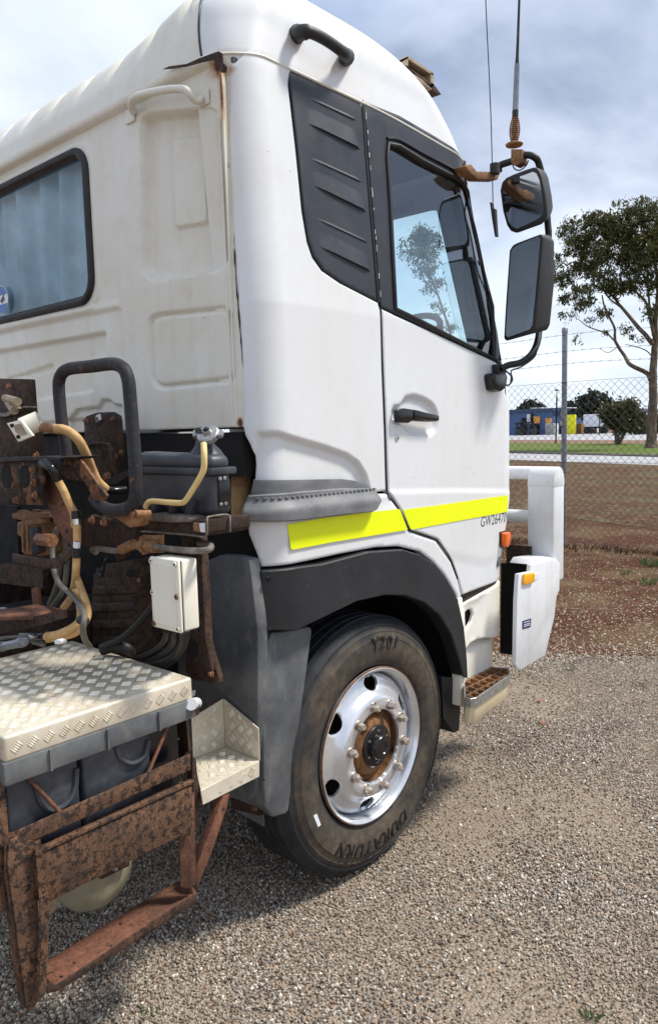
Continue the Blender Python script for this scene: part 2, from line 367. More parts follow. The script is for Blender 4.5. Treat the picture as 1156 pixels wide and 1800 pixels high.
def resamp(poly, step):
    o = []
    for i in range(len(poly)):
        a = np.array(poly[i]); b = np.array(poly[(i+1) % len(poly)]); n = max(1, int(math.ceil(np.linalg.norm(b-a)/step)))
        for k in range(n): o.append(tuple(a+(b-a)*k/n))
    return o
def sstep(x): x = np.clip(x, 0, 1); return x*x*(3-2*x)
def panel(name, poly, surf, mat, parent=None, holes=(), step=.012, thick=.004, relief=(), roll=.003, off=0., rfun=None, rim=True):
    """curved sheet: 2D outline with holes mapped through surf(Nx2)->Nx3, with a rolled edge, relief and real thickness"""
    loops = [resamp(poly, step)]+[resamp(h, step) for h in holes]
    pts = []; edges = []
    for lp in loops:
        n0 = len(pts); pts += lp; edges += [(n0+i, n0+(i+1) % len(lp)) for i in range(len(lp))]
    nb = len(pts)
    q = np.array(poly); lo, hi = q.min(0), q.max(0)
    gx, gy = np.meshgrid(np.arange(lo[0], hi[0], step), np.arange(lo[1], hi[1], step)); G = np.c_[gx.ravel(), gy.ravel()]
    G = G[pip(G, poly)]
    for h in holes: G = G[~pip(G, h)]
    D = pdist(G, poly)
    for h in holes: D = np.minimum(D, pdist(G, h))
    G = G[D > step*.75]
    ring = []
    if roll:
        for li, lp in enumerate(loops):
            A = np.array(lp); T = np.roll(A, -1, 0)-np.roll(A, 1, 0); T /= np.linalg.norm(T, axis=1)[:, None]+1e-12
            nrm = np.c_[-T[:, 1], T[:, 0]]; ar = np.sum(A[:, 0]*np.roll(A[:, 1], -1)-np.roll(A[:, 0], -1)*A[:, 1])
            sgn = (1 if ar > 0 else -1)*(1 if li == 0 else -1); ring.append(A+nrm*sgn*.0045)
        ring = np.vstack(ring); ok = pip(ring, poly)
        for h in holes: ok &= ~pip(ring, h)
        dd = pdist(ring, poly)
        for h in holes: dd = np.minimum(dd, pdist(ring, h))
        ring = ring[ok & (dd > .003)]; G = np.vstack([G, ring])
    allp = [Vector(p) for p in pts]+[Vector(p) for p in G]
    V, _, Fc, *_r = delaunay_2d_cdt(allp, edges, [], 0, 1e-7)
    P = np.array([(v.x, v.y) for v in V]); cen = np.array([P[list(f)].mean(0) for f in Fc])
    keep = pip(cen, poly)
    for h in holes: keep &= ~pip(cen, h)
    Fc = [list(f) for f, k in zip(Fc, keep) if k]
    S = surf(P); e = 1e-3
    nu = surf(P+[e, 0])-surf(P-[e, 0]); nv = surf(P+[0, e])-surf(P-[0, e]); nn = np.cross(nu, nv); nn /= np.linalg.norm(nn, axis=1)[:, None]+1e-12
    disp = np.full(len(P), off, float)
    for (pl, dep, blur) in relief: disp += dep*sstep(.5+sd(P, pl)/blur*.5) if blur > 0 else dep*(sd(P, pl) > 0)
    if rfun is not None: disp += rfun(P)
    if roll:
        bd = pdist(P, poly)
        for h in holes: bd = np.minimum(bd, pdist(P, h))
        disp -= np.where(bd < 1e-4, roll, 0)
    S = S+nn*disp[:, None]
    verts = [Vector(s) for s in S]; faces = Fc
    if rim:
        cnt = {}
        for f in Fc:
            for i in range(len(f)):
                a, b = f[i], f[(i+1) % len(f)]; cnt[(a, b)] = 1
        top = {}; bot = {}
        for (a, b) in list(cnt):
            if (b, a) in cnt: continue
            for k in (a, b):
                if k not in top:
                    top[k] = len(verts); verts.append(Vector(S[k])); bot[k] = len(verts); verts.append(Vector(S[k]-nn[k]*thick))
            faces.append([top[b], top[a], bot[a], bot[b]])
    return mesh_obj(name, verts, faces, mat, parent, smooth=50)
def instance(src, name, parent, loc=None, mat4=None):
    o = src.copy(); o.name = name; link(o, parent)
    if mat4 is not None: o.matrix_basis = mat4
    elif loc is not None: o.location = loc
    return o
def tag(o, label=None, cat_=None, group=None, kind=None):
    for k, v in (('label', label), ('category', cat_), ('group', group), ('kind', kind)):
        if v: o[k] = v
    return o
def thing(name, label, cat_, loc=(0, 0, 0), group=None):
    """an Empty; its parts are modelled in world space and parented with an inverse"""
    o = bpy.data.objects.new(name, None); o.empty_display_size = .1; o.location = loc; COL.objects.link(o); return tag(o, label, cat_, group)
def text_mesh(name, s, size, depth, mat, parent, mw, shear=0, font_scale=(1, 1), bold=0, space=1):
    c = bpy.data.curves.new(name, 'FONT'); c.body = s; c.size = size; c.extrude = depth; c.shear = shear; c.offset = bold; c.space_character = space; c.align_x = 'CENTER'; c.align_y = 'CENTER'
    o = bpy.data.objects.new(name, c); COL.objects.link(o); bpy.context.view_layer.update()
    me = bpy.data.meshes.new_from_object(o); bpy.data.objects.remove(o)
    me.transform(Matrix.Diagonal((font_scale[0], font_scale[1], 1, 1))); me.transform(mw)
    me.materials.clear(); me.materials.append(M[mat]); ob = bpy.data.objects.new(name, me); link(ob, parent); return ob

# ------------------------------------------------------------------ ground, roads, verges
def sheet(name, pts, z, mat, label=None, sub=None):
    o = mesh_obj(name, [(p[0], p[1], z+GZ) for p in pts], [list(range(len(pts)))], mat, smooth=None); return tag(o, kind='structure')
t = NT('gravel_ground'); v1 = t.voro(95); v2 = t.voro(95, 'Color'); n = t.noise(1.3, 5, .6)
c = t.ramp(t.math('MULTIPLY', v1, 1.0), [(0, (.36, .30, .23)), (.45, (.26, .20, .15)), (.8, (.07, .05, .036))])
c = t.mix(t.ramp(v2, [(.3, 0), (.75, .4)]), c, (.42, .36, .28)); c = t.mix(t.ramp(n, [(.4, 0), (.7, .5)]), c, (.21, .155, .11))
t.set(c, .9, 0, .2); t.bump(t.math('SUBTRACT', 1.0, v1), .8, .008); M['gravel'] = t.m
t = NT('red_brown_dirt'); n = t.noise(1.1, 6, .65); n2 = t.noise(16, 6, .7); n3 = t.noise(60, 4, .7)
c = t.ramp(t.math('ADD', t.math('MULTIPLY', n2, .6), t.math('MULTIPLY', n3, .4)), [(.36, (.026, .010, .007)), (.5, (.085, .034, .018)), (.64, (.17, .078, .040))])
c = t.mix(t.ramp(n, [(.45, 0), (.62, .6)]), c, t.ramp(n3, [(.3, (.11, .07, .035)), (.7, (.25, .185, .10))]))
t.set(c, .95, 0, .1); t.bump(t.math('ADD', n2, t.math('MULTIPLY', n3, .5)), .9, .03); M['dirt'] = t.m
t = NT('dry_verge'); n = t.noise(.5, 5, .6); n2 = t.noise(9, 6, .7)
c = t.ramp(n2, [(.36, (.036, .019, .012)), (.5, (.11, .060, .034)), (.62, (.22, .135, .08))])
c = t.mix(t.ramp(n, [(.46, 0), (.6, .75)]), c, t.ramp(n2, [(.36, (.05, .045, .02)), (.64, (.22, .185, .10))])); t.set(c, .95, 0, .1); t.bump(n2, 1, .08); M['verge'] = t.m
t = NT('green_verge'); n = t.noise(.35, 5, .6, sc=(.4, 1, 1)); n2 = t.noise(3, 6, .7)
c = t.ramp(n2, [(.3, (.045, .075, .012)), (.6, (.115, .17, .03)), (.8, (.22, .21, .08))]); c = t.mix(t.ramp(n, [(.5, 0), (.68, .6)]), c, (.20, .15, .075)); t.set(c, .9, 0, .1); M['grass'] = t.m
M['asphalt'] = simple('pale_worn_asphalt', (.36, .36, .37), .8, var=.12, nscale=1.5)
M['kerb'] = simple('dark_kerb', (.05, .04, .035), .9, var=.3, nscale=3)
M['redsoil'] = simple('red_verge_soil', (.19, .105, .065), .95, var=.35, nscale=1.2)
sheet('ground', [(-1500, -300), (1500, -300), (1500, 1500), (-1500, 1500)], -0.02, 'redsoil')
GL0, GL1 = on('Z', GZ, 985, 1150), on('Z', GZ, 1156, 1098)
gd = (GL1-GL0).normalized()
# dirt strip with a ragged edge against the gravel
def ragged(p0, d, a, b, n, amp, seed):
    r_ = random.Random(seed); o = []; y = 0
    nr = Vector((-d.y, d.x, 0))
    for i in range(n+1):
        y = y*.7+r_.uniform(-amp, amp); o.append(p0+d*(a+(b-a)*i/n)+nr*y)
    return o
edge = ragged(GL0, Vector((.80, .60, 0)), -14, 14, 260, .06, 3)
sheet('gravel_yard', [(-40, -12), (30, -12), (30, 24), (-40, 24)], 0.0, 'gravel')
sheet('dirt_strip', [(p.x, p.y) for p in edge]+[(16, 40), (-60, 40), (-60, -8)], 0.004, 'dirt')
BD = Vector((.92, -.39, 0)).normalized()
def band(name, yfar, ynear, z, mat):
    """strip of ground between two parallel lines, given by where they cross the column x=1030 of the photograph"""
    a, b = on('Z', GZ, 1030, yfar), on('Z', GZ, 1030, ynear)
    return sheet(name, [a-BD*300, b-BD*300, b+BD*200, a+BD*200], z, mat)
band('dry_verge', 813.5, 915, .012, 'verge')
band('road', 800.5, 813.5, .016, 'asphalt')
band('kerb', 797.8, 800.5, .06, 'kerb')
band('grass_verge', 779.5, 797.8, .02, 'grass')
band('soil_verge', 773.8, 779.5, .024, 'redsoil')
band('far_road', 762, 774, .03, 'asphalt')

def stone_field(name, poly_fn, matname, size, mats, seed, rise=.0):
    """pebbles scattered by geometry nodes over a hidden grid with a density attribute"""
    vs, fs, den = poly_fn()
    me = bpy.data.meshes.new(name); me.from_pydata(vs, [], fs)
    at = me.attributes.new('dens', 'FLOAT', 'FACE'); at.data.foreach_set('value', den)
    o = bpy.data.objects.new(name, me); link(o); me.materials.append(M[mats])
    g = bpy.data.node_groups.new(name, 'GeometryNodeTree'); g.interface.new_socket('Geometry', in_out='INPUT', socket_type='NodeSocketGeometry')
    g.interface.new_socket('Geometry', in_out='OUTPUT', socket_type='NodeSocketGeometry')
    n = g.nodes.new; l = g.links.new
    gi, go = n('NodeGroupInput'), n('NodeGroupOutput')
    dp = n('GeometryNodeDistributePointsOnFaces'); dp.inputs['Seed'].default_value = seed
    na = n('GeometryNodeInputNamedAttribute'); na.data_type = 'FLOAT'; na.inputs['Name'].default_value = 'dens'
    l(gi.outputs[0], dp.inputs['Mesh']); l(na.outputs['Attribute'], dp.inputs['Density'])
    ico = n('GeometryNodeMeshIcoSphere'); ico.inputs['Radius'].default_value = size; ico.inputs['Subdivisions'].default_value = 1
    ip = n('GeometryNodeInstanceOnPoints'); l(dp.outputs['Points'], ip.inputs['Points']); l(ico.outputs['Mesh'], ip.inputs['Instance'])
    rv = n('FunctionNodeRandomValue'); rv.data_type = 'FLOAT_VECTOR'; rv.inputs[0].default_value = (-3.1, -3.1, -3.1); rv.inputs[1].default_value = (3.1, 3.1, 3.1)
    l(rv.outputs[0], ip.inputs['Rotation'])
    rs = n('FunctionNodeRandomValue'); rs.data_type = 'FLOAT_VECTOR'; rs.inputs[0].default_value = (.35, .35, .3); rs.inputs[1].default_value = (1.75, 1.25, .9)
    l(rs.outputs[0], ip.inputs['Scale'])
    st = n('GeometryNodeStoreNamedAttribute'); st.data_type = 'FLOAT'; st.domain = 'INSTANCE'; st.inputs['Name'].default_value = 'rnd'
    rf = n('FunctionNodeRandomValue'); rf.data_type = 'FLOAT'; rf.inputs['Seed'].default_value = 5; l(rf.outputs[1], st.inputs['Value'])
    l(ip.outputs[0], st.inputs['Geometry'])
    sm = n('GeometryNodeSetMaterial'); sm.inputs['Material'].default_value = M[matname]; l(st.outputs[0], sm.inputs['Geometry'])
    l(sm.outputs[0], go.inputs[0])
    md = o.modifiers.new('pebbles', 'NODES'); md.node_group = g
    return tag(o, kind='stuff')
def pebble_mat(name, stops):
    t = NT(name); a = t.n('ShaderNodeAttribute'); a.attribute_type = 'INSTANCER'; a.attribute_name = 'rnd'
    c = t.ramp(a.outputs['Fac'], stops); c = t.mix(t.ramp(t.noise(1.4, 5), [(.42, 0), (.66, .6)]), c, (.36, .29, .22)); c = t.mix(t.ramp(t.noise(2.3, 4, .6, sc=(1.3, .8, 1)), [(.56, 0), (.70, .55)]), c, (.11, .085, .07)); t.set(c, .8, 0, .3); M[name] = t.m
pebble_mat('pebble', [(0, (.03, .025, .022)), (.16, (.13, .095, .07)), (.30, (.29, .245, .195)), (.52, (.43, .38, .31)), (.68, (.25, .23, .21)), (.82, (.58, .54, .47)), (.94, (.30, .15, .07)), (.96, (.80, .74, .62)), (1, (.88, .84, .74))])
pebble_mat('dirt_pebble', [(0, (.06, .03, .018)), (.35, (.17, .085, .045)), (.6, (.30, .20, .13)), (.8, (.5, .43, .34)), (1, (.66, .62, .55))])
def grid_field(x0, x1, y0, y1, s, f):
    def fn():
        vs, fs, de = [], [], []
        x = x0
        while x < x1:
            y = y0
            while y < y1:
                d = f(x+s/2, y+s/2)
                if d > 0:
                    b = len(vs); vs += [(x, y, GZ+.003), (x+s, y, GZ+.003), (x+s, y+s, GZ+.003), (x, y+s, GZ+.003)]; fs.append((b, b+1, b+2, b+3)); de.append(d)
                y += s
            x += s
        return vs, fs, de
    return fn
def side_of(x, y): # >0 : beyond the gravel edge
    return -(x-GL0.x)*.60+(y-GL0.y)*.80
def inview(x, y, m=60):
    v = CM @ (np.array([x, y, GZ])-CAM)
    if v[2] < .2: return False
    px_, py_ = v[0]/v[2]*F+578, v[1]/v[2]*F+900
    return -m < px_ < 1156+m and py_ < 1800+2.5*m
def dgrav(x, y):
    if not inview(x, y): return 0
    s = side_of(x, y)
    if s > .3: return 0
    d = math.hypot(x-CAM[0], y-CAM[1]); k = 17000 if d < 3 else (12000 if d < 5 else 8000)
    q_ = math.sin(x*2.1+y*1.3+1)+math.sin(x*3.7-y*2.9)*.7+math.sin(y*5.3+x*.8)*.5+math.sin(x*7+y*6)*.5; k *= min(1, max(.12, .75+.42*q_))
    return k*(1 if s < -.1 else .35)
def ddirt(x, y):
    if not inview(x, y): return 0
    s = side_of(x, y)
    if s < -.15 or y > 13: return 0
    return 1400*math.exp(-max(s, 0)*.5)+60
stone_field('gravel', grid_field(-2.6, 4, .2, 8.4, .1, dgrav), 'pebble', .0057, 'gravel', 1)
stone_field('dirt_pebbles', grid_field(-9, 3, 3.5, 13, .25, ddirt), 'dirt_pebble', .010, 'dirt', 2)

# ------------------------------------------------------------------ the truck: body surface
def interp(z, tab): a = np.array(tab); return np.interp(z, a[:, 0], a[:, 1])
YR, RR, RF = 1.70, .14, .25
def Xs(z): return interp(z, [(0, 0), (2.12, 0), (2.87, -.06), (3.01, -.08)])
def Yf(z): return interp(z, [(.3, 3.42), (1.0, 3.42), (1.33, 3.515), (1.83, 3.515), (1.99, 3.45), (2.83, 3.20), (2.95, 3.18)])
def body(P):
    u, z = P[:, 0], P[:, 1]; xs = Xs(z); yf = Yf(z); S = yf-RF-YR-RR; L0 = RR*math.pi/2; L1 = RF*math.pi/2
    a = np.clip(-u/RR, 0, math.pi/2); b = np.clip((u-S)/RF, 0, math.pi/2)
    X = xs-RR+RR*np.cos(a)+np.minimum(u+L0, 0); Y = YR+RR-RR*np.sin(a)+np.clip(u, 0, None)
    fr = u > S
    X = np.where(fr, xs-RF+RF*np.cos(b)-np.maximum(u-S-L1, 0), X); Y = np.where(fr, yf-RF+RF*np.sin(b), Y)
    return np.c_[X, Y, z]
def proj(S):
    v = (S-CAM) @ CM.T; return np.c_[v[:, 0]/v[:, 2]*F+578, v[:, 1]/v[:, 2]*F+900]
def B(pts):
    """photo pixels -> (u,z) on the body surface"""
    o = []
    for p in pts:
        q = on('X', -.02, *p); g = np.array([q.y-YR-RR, q.z]); best = None
        for _ in range(25):
            Q = proj(body(np.array([g, g+[1e-4, 0], g+[0, 1e-4]]))); r = np.array(p)-Q[0]
            J = np.c_[(Q[1]-Q[0])/1e-4, (Q[2]-Q[0])/1e-4]
            if abs(np.linalg.det(J)) < 1e-3: g += [-.01, 0]; continue
            st = np.linalg.solve(J, r); n_ = np.linalg.norm(st); g = g+st*min(1, .08/(n_+1e-9))
            if np.hypot(*r) < .05: break
        o.append((float(g[0]), float(g[1])))
    return o
def off3(pts, off=0.0):
    """photo pixels -> world points on the body, pushed out"""
    P = np.array(B(pts)) if not isinstance(pts, np.ndarray) else pts
    e = 1e-3; n = np.cross(body(P+[e, 0])-body(P-[e, 0]), body(P+[0, e])-body(P-[0, e])); n /= np.linalg.norm(n, axis=1)[:, None]
    return [Vector(v) for v in body(P)+n*off]

truck = thing('truck', 'large white cab-over truck with lime yellow side stripe, rusty chassis frame and steel bull bar', 'truck', (-1.22, 2.285, GZ))

# cab side behind the door, wrapped round the rear corner
q_out = [(403, 114), (414, 109), (430, 92), (446, 79), (465, 73), (480, 78), (495, 98), (503, 114),
         (507, 150), (520, 262), (531, 372), (540, 425), (549, 452), (566, 476), (598, 498), (664, 532),
         (668, 545), (671, 650), (675, 750), (678, 862), (655, 866), (640, 880), (560, 890), (470, 895), (444, 890),
         (443, 868), (446, 842), (448, 818), (447, 800), (440, 782), (431, 765), (427, 749), (427, 650), (419, 540), (410, 400), (404, 250)]
wedge = B([(455, 764), (490, 763), (520, 772), (570, 786), (610, 800), (630, 814), (643, 836), (650, 862), (650, 905), (430, 905), (445, 800)])
qc = B(q_out)
panel('rear_quarter_panel', qc, body, 'white', truck, step=.0075, thick=.03, relief=[(wedge, -.022, .009)], roll=.004)
# white sill and wheel arch panel
a_out = [(432, 914), (460, 914), (510, 913), (580, 903), (640, 893), (652, 868), (681, 868), (701, 899), (717, 933), (735, 940), (765, 950), (792, 988),
         (804, 1020), (811, 1049), (804, 1053), (800, 1042), (781, 1010), (762, 988), (738, 969), (700, 960), (660, 962), (600, 973), (540, 986), (515, 991), (459, 996), (452, 975), (438, 940), (437, 925)]
panel('wheel_arch_panel', B(a_out), body, 'white', truck, step=.012, thick=.03, roll=.004,
      relief=[(B([(430, 905), (700, 890), (712, 925), (520, 945), (430, 940)]), .004, .02)])
# vent panel behind the door and its louvres
vp = B([(508, 117), (560, 138), (634, 174), (642, 262), (650, 370), (657, 450), (663, 529), (602, 497), (570, 475), (553, 450), (544, 422), (536, 370), (525, 262), (512, 150)])
panel('side_vent_panel', vp, body, 'black', truck, step=.012, thick=.02, off=-.001, roll=.003)
def louvre(p0, p1, o0, o1, zt):
    """a moulded slat: flush at its top edge, standing out at its lower edge"""
    (ua, za), (ub, zb) = B([p0, p1]); n = 10; mb = MB(); top = []; low = []; und = []
    for i in range(n+1):
        s = i/n; u = ua+(ub-ua)*s; z = za+(zb-za)*s; k = sstep(np.array(min(1, s*3.5)))*sstep(np.array(min(1, (1-s)*9)))
        o = -.003+(.004+o0+(o1-o0)*s)*float(k)
        top.append(off3(np.array([[u, z+zt]]), -.0022)[0]); low.append(off3(np.array([[u, z]]), o)[0]); und.append(off3(np.array([[u, z-.003]]), -.004)[0])
    mb.grid([top, low]); mb.grid([low, und]); return mb.build('louvre', 'black', truck, smooth=30)
for a, b in (((531, 211), (634, 263)), ((540, 320), (645, 373)), ((552, 428), (652, 478))): louvre(a, b, .003, .009, .07)
for a, b in (((533, 168), (629, 213)), ((535, 274), (640, 322)), ((546, 380), (649, 428))): louvre(a, b, .0012, .0025, .012)
# door
d_out = [(671, 543), (694, 554), (740, 575), (800, 603), (868, 635), (893, 646), (896, 690), (898, 760), (898.5, 860), (897, 905), (890, 945), (886, 985), (880, 1010),
         (813, 1045), (806, 1020), (794, 986), (768, 947), (740, 937), (721, 931), (704, 897), (683, 864), (679, 750), (675, 650)]
door = panel('door', B(d_out), body, 'white', truck, step=.0075, thick=.03, roll=.004,
    relief=[(fil(B([(690, 716), (705, 714), (712, 699), (728, 696), (745, 701), (762, 712), (769, 730), (766, 755), (755, 764), (722, 763), (712, 755), (706, 742), (690, 740)]), .02), -.018, .011),
            (B([(600, 866), (700, 864), (800, 862), (960, 862), (960, 1060), (600, 1060)]), .005, .012),
            (B([(650, 985), (760, 968), (850, 990), (900, 960), (960, 1060), (650, 1060)]), -.004, .03)])
# black window frame, seal, glass
f_out = [(639, 177), (700, 201), (760, 236), (805, 268), (828, 288), (848, 325), (862, 370), (874, 430), (883, 510), (889, 590), (893, 643), (868, 631), (800, 600), (740, 572), (694, 551), (670, 540), (662, 440), (650, 300)]
glass_px = [(681, 253), (700, 257), (742, 283), (790, 308), (812, 320), (828, 336), (840, 362), (850, 408), (858, 470), (864, 540), (867, 631), (830, 612), (785, 589), (735, 563), (694, 543), (690, 470), (684, 350), (679, 275)]
gl = B(glass_px); fo = B(f_out)
fr = panel('window_frame', fo, body, 'black', door, holes=[gl], step=.012, thick=.03, off=.001, roll=.003)
pts = off3(np.array(gl), .003); MB().tube(pts, .0085, 8, closed=True).build('window_seal', 'rubber', door)
panel('window_glass', gl, body, 'glass', door, step=.03, thick=.004, off=-.012, roll=0, rim=False)
pts = off3([(676, 262), (672, 300), (678, 400), (686, 500), (690, 548)], .004)
pts = off3([(679, 244), (700, 247), (742, 271), (792, 297), (820, 314), (838, 336), (850, 368), (860, 410), (868, 480), (874, 560), (877, 633)], .004)
MB().tube(cat(pts, 3), .006, 8).build('rain_channel', 'gloss_black', door)
# dark edge of the door opening and chipped white paint along it
MB().tube(off3([(637, 176), (643, 262), (652, 370), (659, 450), (666, 532)], -.004), .006, 6).build('door_gap_seal', 'rubber', truck)
MB().tube(cat(off3([(669, 541), (672.5, 650), (676.5, 750), (680, 864), (690, 880), (702.5, 897.5), (711, 914), (719, 932), (738, 938.5), (767, 950), (782, 967), (793.5, 988), (804, 1018)], -.0012), 4), .0036, 6).build('door_gap_seal', 'rubber', truck)
mb = MB()
for i in range(16):
    s = random.random(); x = 641+s*27; y = 185+s*340+random.uniform(-6, 6); p = off3([(x, y), (x+.3, y+random.uniform(3, 12))], .0025); mb.tube(p, random.uniform(.0008, .002), 5)
tag(mb.build('paint_chips', 'print_white', door), kind='stuff')
# door handle
def bpoly(name, px_, mat, parent, o0, o1, bevel=.003):
    P = off3(px_, o0); n = off3(px_, o1); mb = MB(); m = len(P); mb.add(P+n, [list(range(m))[::-1], [m+i for i in range(m)]]+[(i, (i+1) % m, (i+1) % m+m, i+m) for i in range(m)])
    return mb.build(name, mat, parent, bevel=bevel)
hd = bpoly('door_handle', [(688, 721), (700, 718), (722, 721), (745, 727), (760, 730), (760, 741), (745, 742), (715, 740), (708, 744), (690, 743)], 'gloss_black', door, .004, .030, .006)
hd2 = bpoly('handle_grip', [(716, 722), (745, 728), (759, 731), (759, 740), (740, 740), (716, 736)], 'gloss_black', hd, .028, .036, .004)
k = off3([(697, 770)], 0)[0]
MB().lathe([(.0, .006), (.006, .006), (.007, .004), (.011, .004), (.013, .001), (.013, -.003)], k, (1, 0, 0), 20).build('keyhole', 'chrome', door)
MB().box((k.x+.005, k.y-.0012, k.z-.004), (k.x+.0075, k.y+.0012, k.z+.004)).build('key_slot', 'print', door)
# lime stripes
def strip(name, px_, mat, parent, off=.0035, step=.02, **k2): return panel(name, B(px_), body, mat, parent, step=step, thick=.001, off=off, roll=0, **k2)
strip('reflective_stripe', [(503, 924), (506, 921), (560, 911), (640, 901), (700, 894.5), (714, 931), (660, 940), (580, 953), (513, 966), (509, 964)], 'tape', truck, off=.0065)
strip('reflective_stripe', [(705.5, 896), (760, 889), (830, 879), (899, 870), (898.5, 899), (860, 905), (800, 916), (721, 931), (718, 928)], 'tape', door, off=.0075)
# model code on the door
c0, c1 = on('X', 0, 853, 917), on('X', 0, 897, 905)
ang = math.atan2(c1.z-c0.z, c1.y-c0.y)
mid = (c0+c1)/2+Vector((0, 0, 0))
mw = Matrix.Translation((.0075, mid.y, mid.z-.003)) @ Matrix(((0, 0, 1, 0), (1, 0, 0, 0), (0, 1, 0, 0), (0, 0, 0, 1)))
mc = text_mesh('model_code', 'GW26470', .064, .0012, 'print', door, mw, shear=.2, font_scale=(.84, 1.05), space=1.06, bold=0)
for v in mc.data.vertices:      # lay the lettering on the curved panel
    v.co = off3(np.array([[v.co.y-YR-RR-.055, v.co.z]]), .0035+.002*(v.co.x > .0075))[0]
# side marker lamp and maker badge
ol = bpoly('indicator_lamp', [(877, 937), (895, 934), (898, 938), (897, 957), (880, 961), (877, 958)], 'orange', truck, .004, .035, .006)
bpoly('lamp_base', [(875, 935), (896, 932), (899, 936), (898, 960), (879, 964), (875, 960)], 'rubber', truck, .0, .010, .003)
zb_ = on('X', -.02, 879, 984).z; ub_ = float(Yf(zb_))-RF-YR-RR+.045
bp_ = [off3(np.array([[ub_+.024*math.cos(a), zb_+.020*math.sin(a)+.008*math.cos(a)]]), o_)[0] for o_ in (.003, .007) for a in np.linspace(0, 2*math.pi, 24, endpoint=False)]
mb = MB(); mb.add(bp_, [list(range(24))[::-1], list(range(24, 48))]+[(i, (i+1) % 24, (i+1) % 24+24, i+24) for i in range(24)]); mb.build('oval_badge', 'guard', truck)
# roof shell
def roofpt(s, v):
    """s in [0,1] runs along rear wall, corner, side, front corner, front; v 0..1 from gutter to crown"""
    XL = -2.44
    zs = 2.905+.375*v-.035*float(sstep(np.array((s-.60)/.2))); zr = 2.885+.350*v
    t_ = max(0, (zs-3.03)/.25); ins = .02*min(1, (zs-2.87)/.16)+.25*(1-max(0, 1-min(t_, 1)**2.3)**(1/2.3))
    inr = .53*(1-math.sqrt(max(0, 1-v*v)))
    inf = .02*v+.62*(1-math.sqrt(max(0, 1-min(max(0, (zs-2.92)/.362), 1)**2)))
    kb = .62*float(sstep(np.array((s-.20)/.115))); inr = inr*(1-kb)+ins*kb; rr_ = .14+.06*v; rf_ = RF+.25*v
    x1 = -.06-ins; x0 = XL+.06+ins; y0 = YR+inr; y1 = 3.20-inf
    if s < .3: q = (x0+rr_+(x1-rr_-x0-rr_)*s/.3, y0); c_ = 0
    elif s < .45: a = (s-.3)/.15*math.pi/2; q = (x1-rr_+rr_*math.sin(a), y0+rr_-rr_*math.cos(a)); c_ = (s-.3)/.15
    elif s < .75: q = (x1, y0+rr_+(y1-rf_-y0-rr_)*(s-.45)/.3); c_ = 1
    elif s < .9: a = (s-.75)/.15*math.pi/2; q = (x1-rf_+rf_*math.cos(a), y1-rf_+rf_*math.sin(a)); c_ = 1
    else: q = (x1-rf_+(x0-(x1-rf_))*(s-.9)/.1, y1); c_ = 1
    c_ = max(c_, kb); z = zr*(1-c_)+zs*c_
    hump = math.exp(-((s-.385)/.03)**2)*.0
    return Vector((q[0], q[1], z+hump))
def seam(s): # lower edge of the roof cap lifted over the rear corner
    return 0.0
ss = list(np.linspace(0, .3, 100, endpoint=False))+list(np.linspace(.3, .45, 26, endpoint=False))+list(np.linspace(.45, .75, 40, endpoint=False))+list(np.linspace(.75, .9, 20, endpoint=False))+list(np.linspace(.9, 1, 8))
vs_ = [math.sin(a*math.pi/2) for a in np.linspace(0, 1, 26)]
def rib(x):   # pressed ribs running fore and aft over the back of the roof
    k_ = ((-x-.36) % .225)/.225
    return .022*float(sstep(np.array(min(1, (1-abs(k_-.5)*2)*2.2)))) if x < -.30 else 0
rows = []
for v in vs_:
    row = []
    for s in ss:
        lo = seam(s); vv_ = lo+(1-lo)*v if s > .3 else v*(1)+0; p = roofpt(s, min(vv_, .9999))
        if s <= .3: k_ = rib(p.x)*float(sstep(np.array((v-.35)/.4))); p += Vector((0, -k_*.6, k_))
        row.append(p)
    rows.append(row)
ns = len(ss); i30 = 100
mb = MB(); mb.grid([r_[:i30+1] for r_ in rows]); cap_back = mb.build('roof_rear', 'cream', truck, smooth=60)
mb = MB(); mb.grid([[Vector((p.x-.015, p.y+(.015 if k < 40 else -.01), p.z-.07)) for k, p in enumerate(rows[0][i30:])]]+[r_[i30:] for r_ in rows])
mb.build('roof_side', 'white', truck, smooth=60)
top = [r_ for r_ in rows[-1]]; mb = MB()
for r0 in (top,):
    P = [Vector(p) for p in r0]; cx_ = -1.22
    mb.grid([P, [Vector((p.x*.5+cx_*.5, p.y*.6+2.4*.4, p.z*.3+3.285*.7)) for p in P], [Vector((cx_, 2.4, 3.30)) for p in P]])
mb.build('roof_top', 'white', truck, smooth=60)
# sealed joint lines of the cap
MB().tube([rows[0][i]+Vector((0, 0, 0)) for i in range(i30, len(ss)-9)], .0045, 6).build('roof_joint', 'cream', truck)
MB().tube([rows[k_][i30]+Vector((-.002, -.002, .0)) for k_ in range(26)], .004, 6).build('roof_joint', 'print', truck)
# drip gutter along the rear
g = []
gy = 1.70
mb = MB(); prof = [(.01, -.012), (0, -.006), (-.022, .0), (-.030, .016), (-.026, .030), (-.006, .034), (.0, .03)]
mb.grid([[Vector((x, gy+a, 2.868+b)) for a, b in prof] for x in np.linspace(-2.3, -.30, 40)]+[[Vector((x, gy+a*max(.15, 1-(x+.30)/.2), 2.868+b-.0)) for a, b in prof] for x in np.linspace(-.28, -.12, 10)])
mb.build('rain_gutter', 'cream', truck, smooth=60)
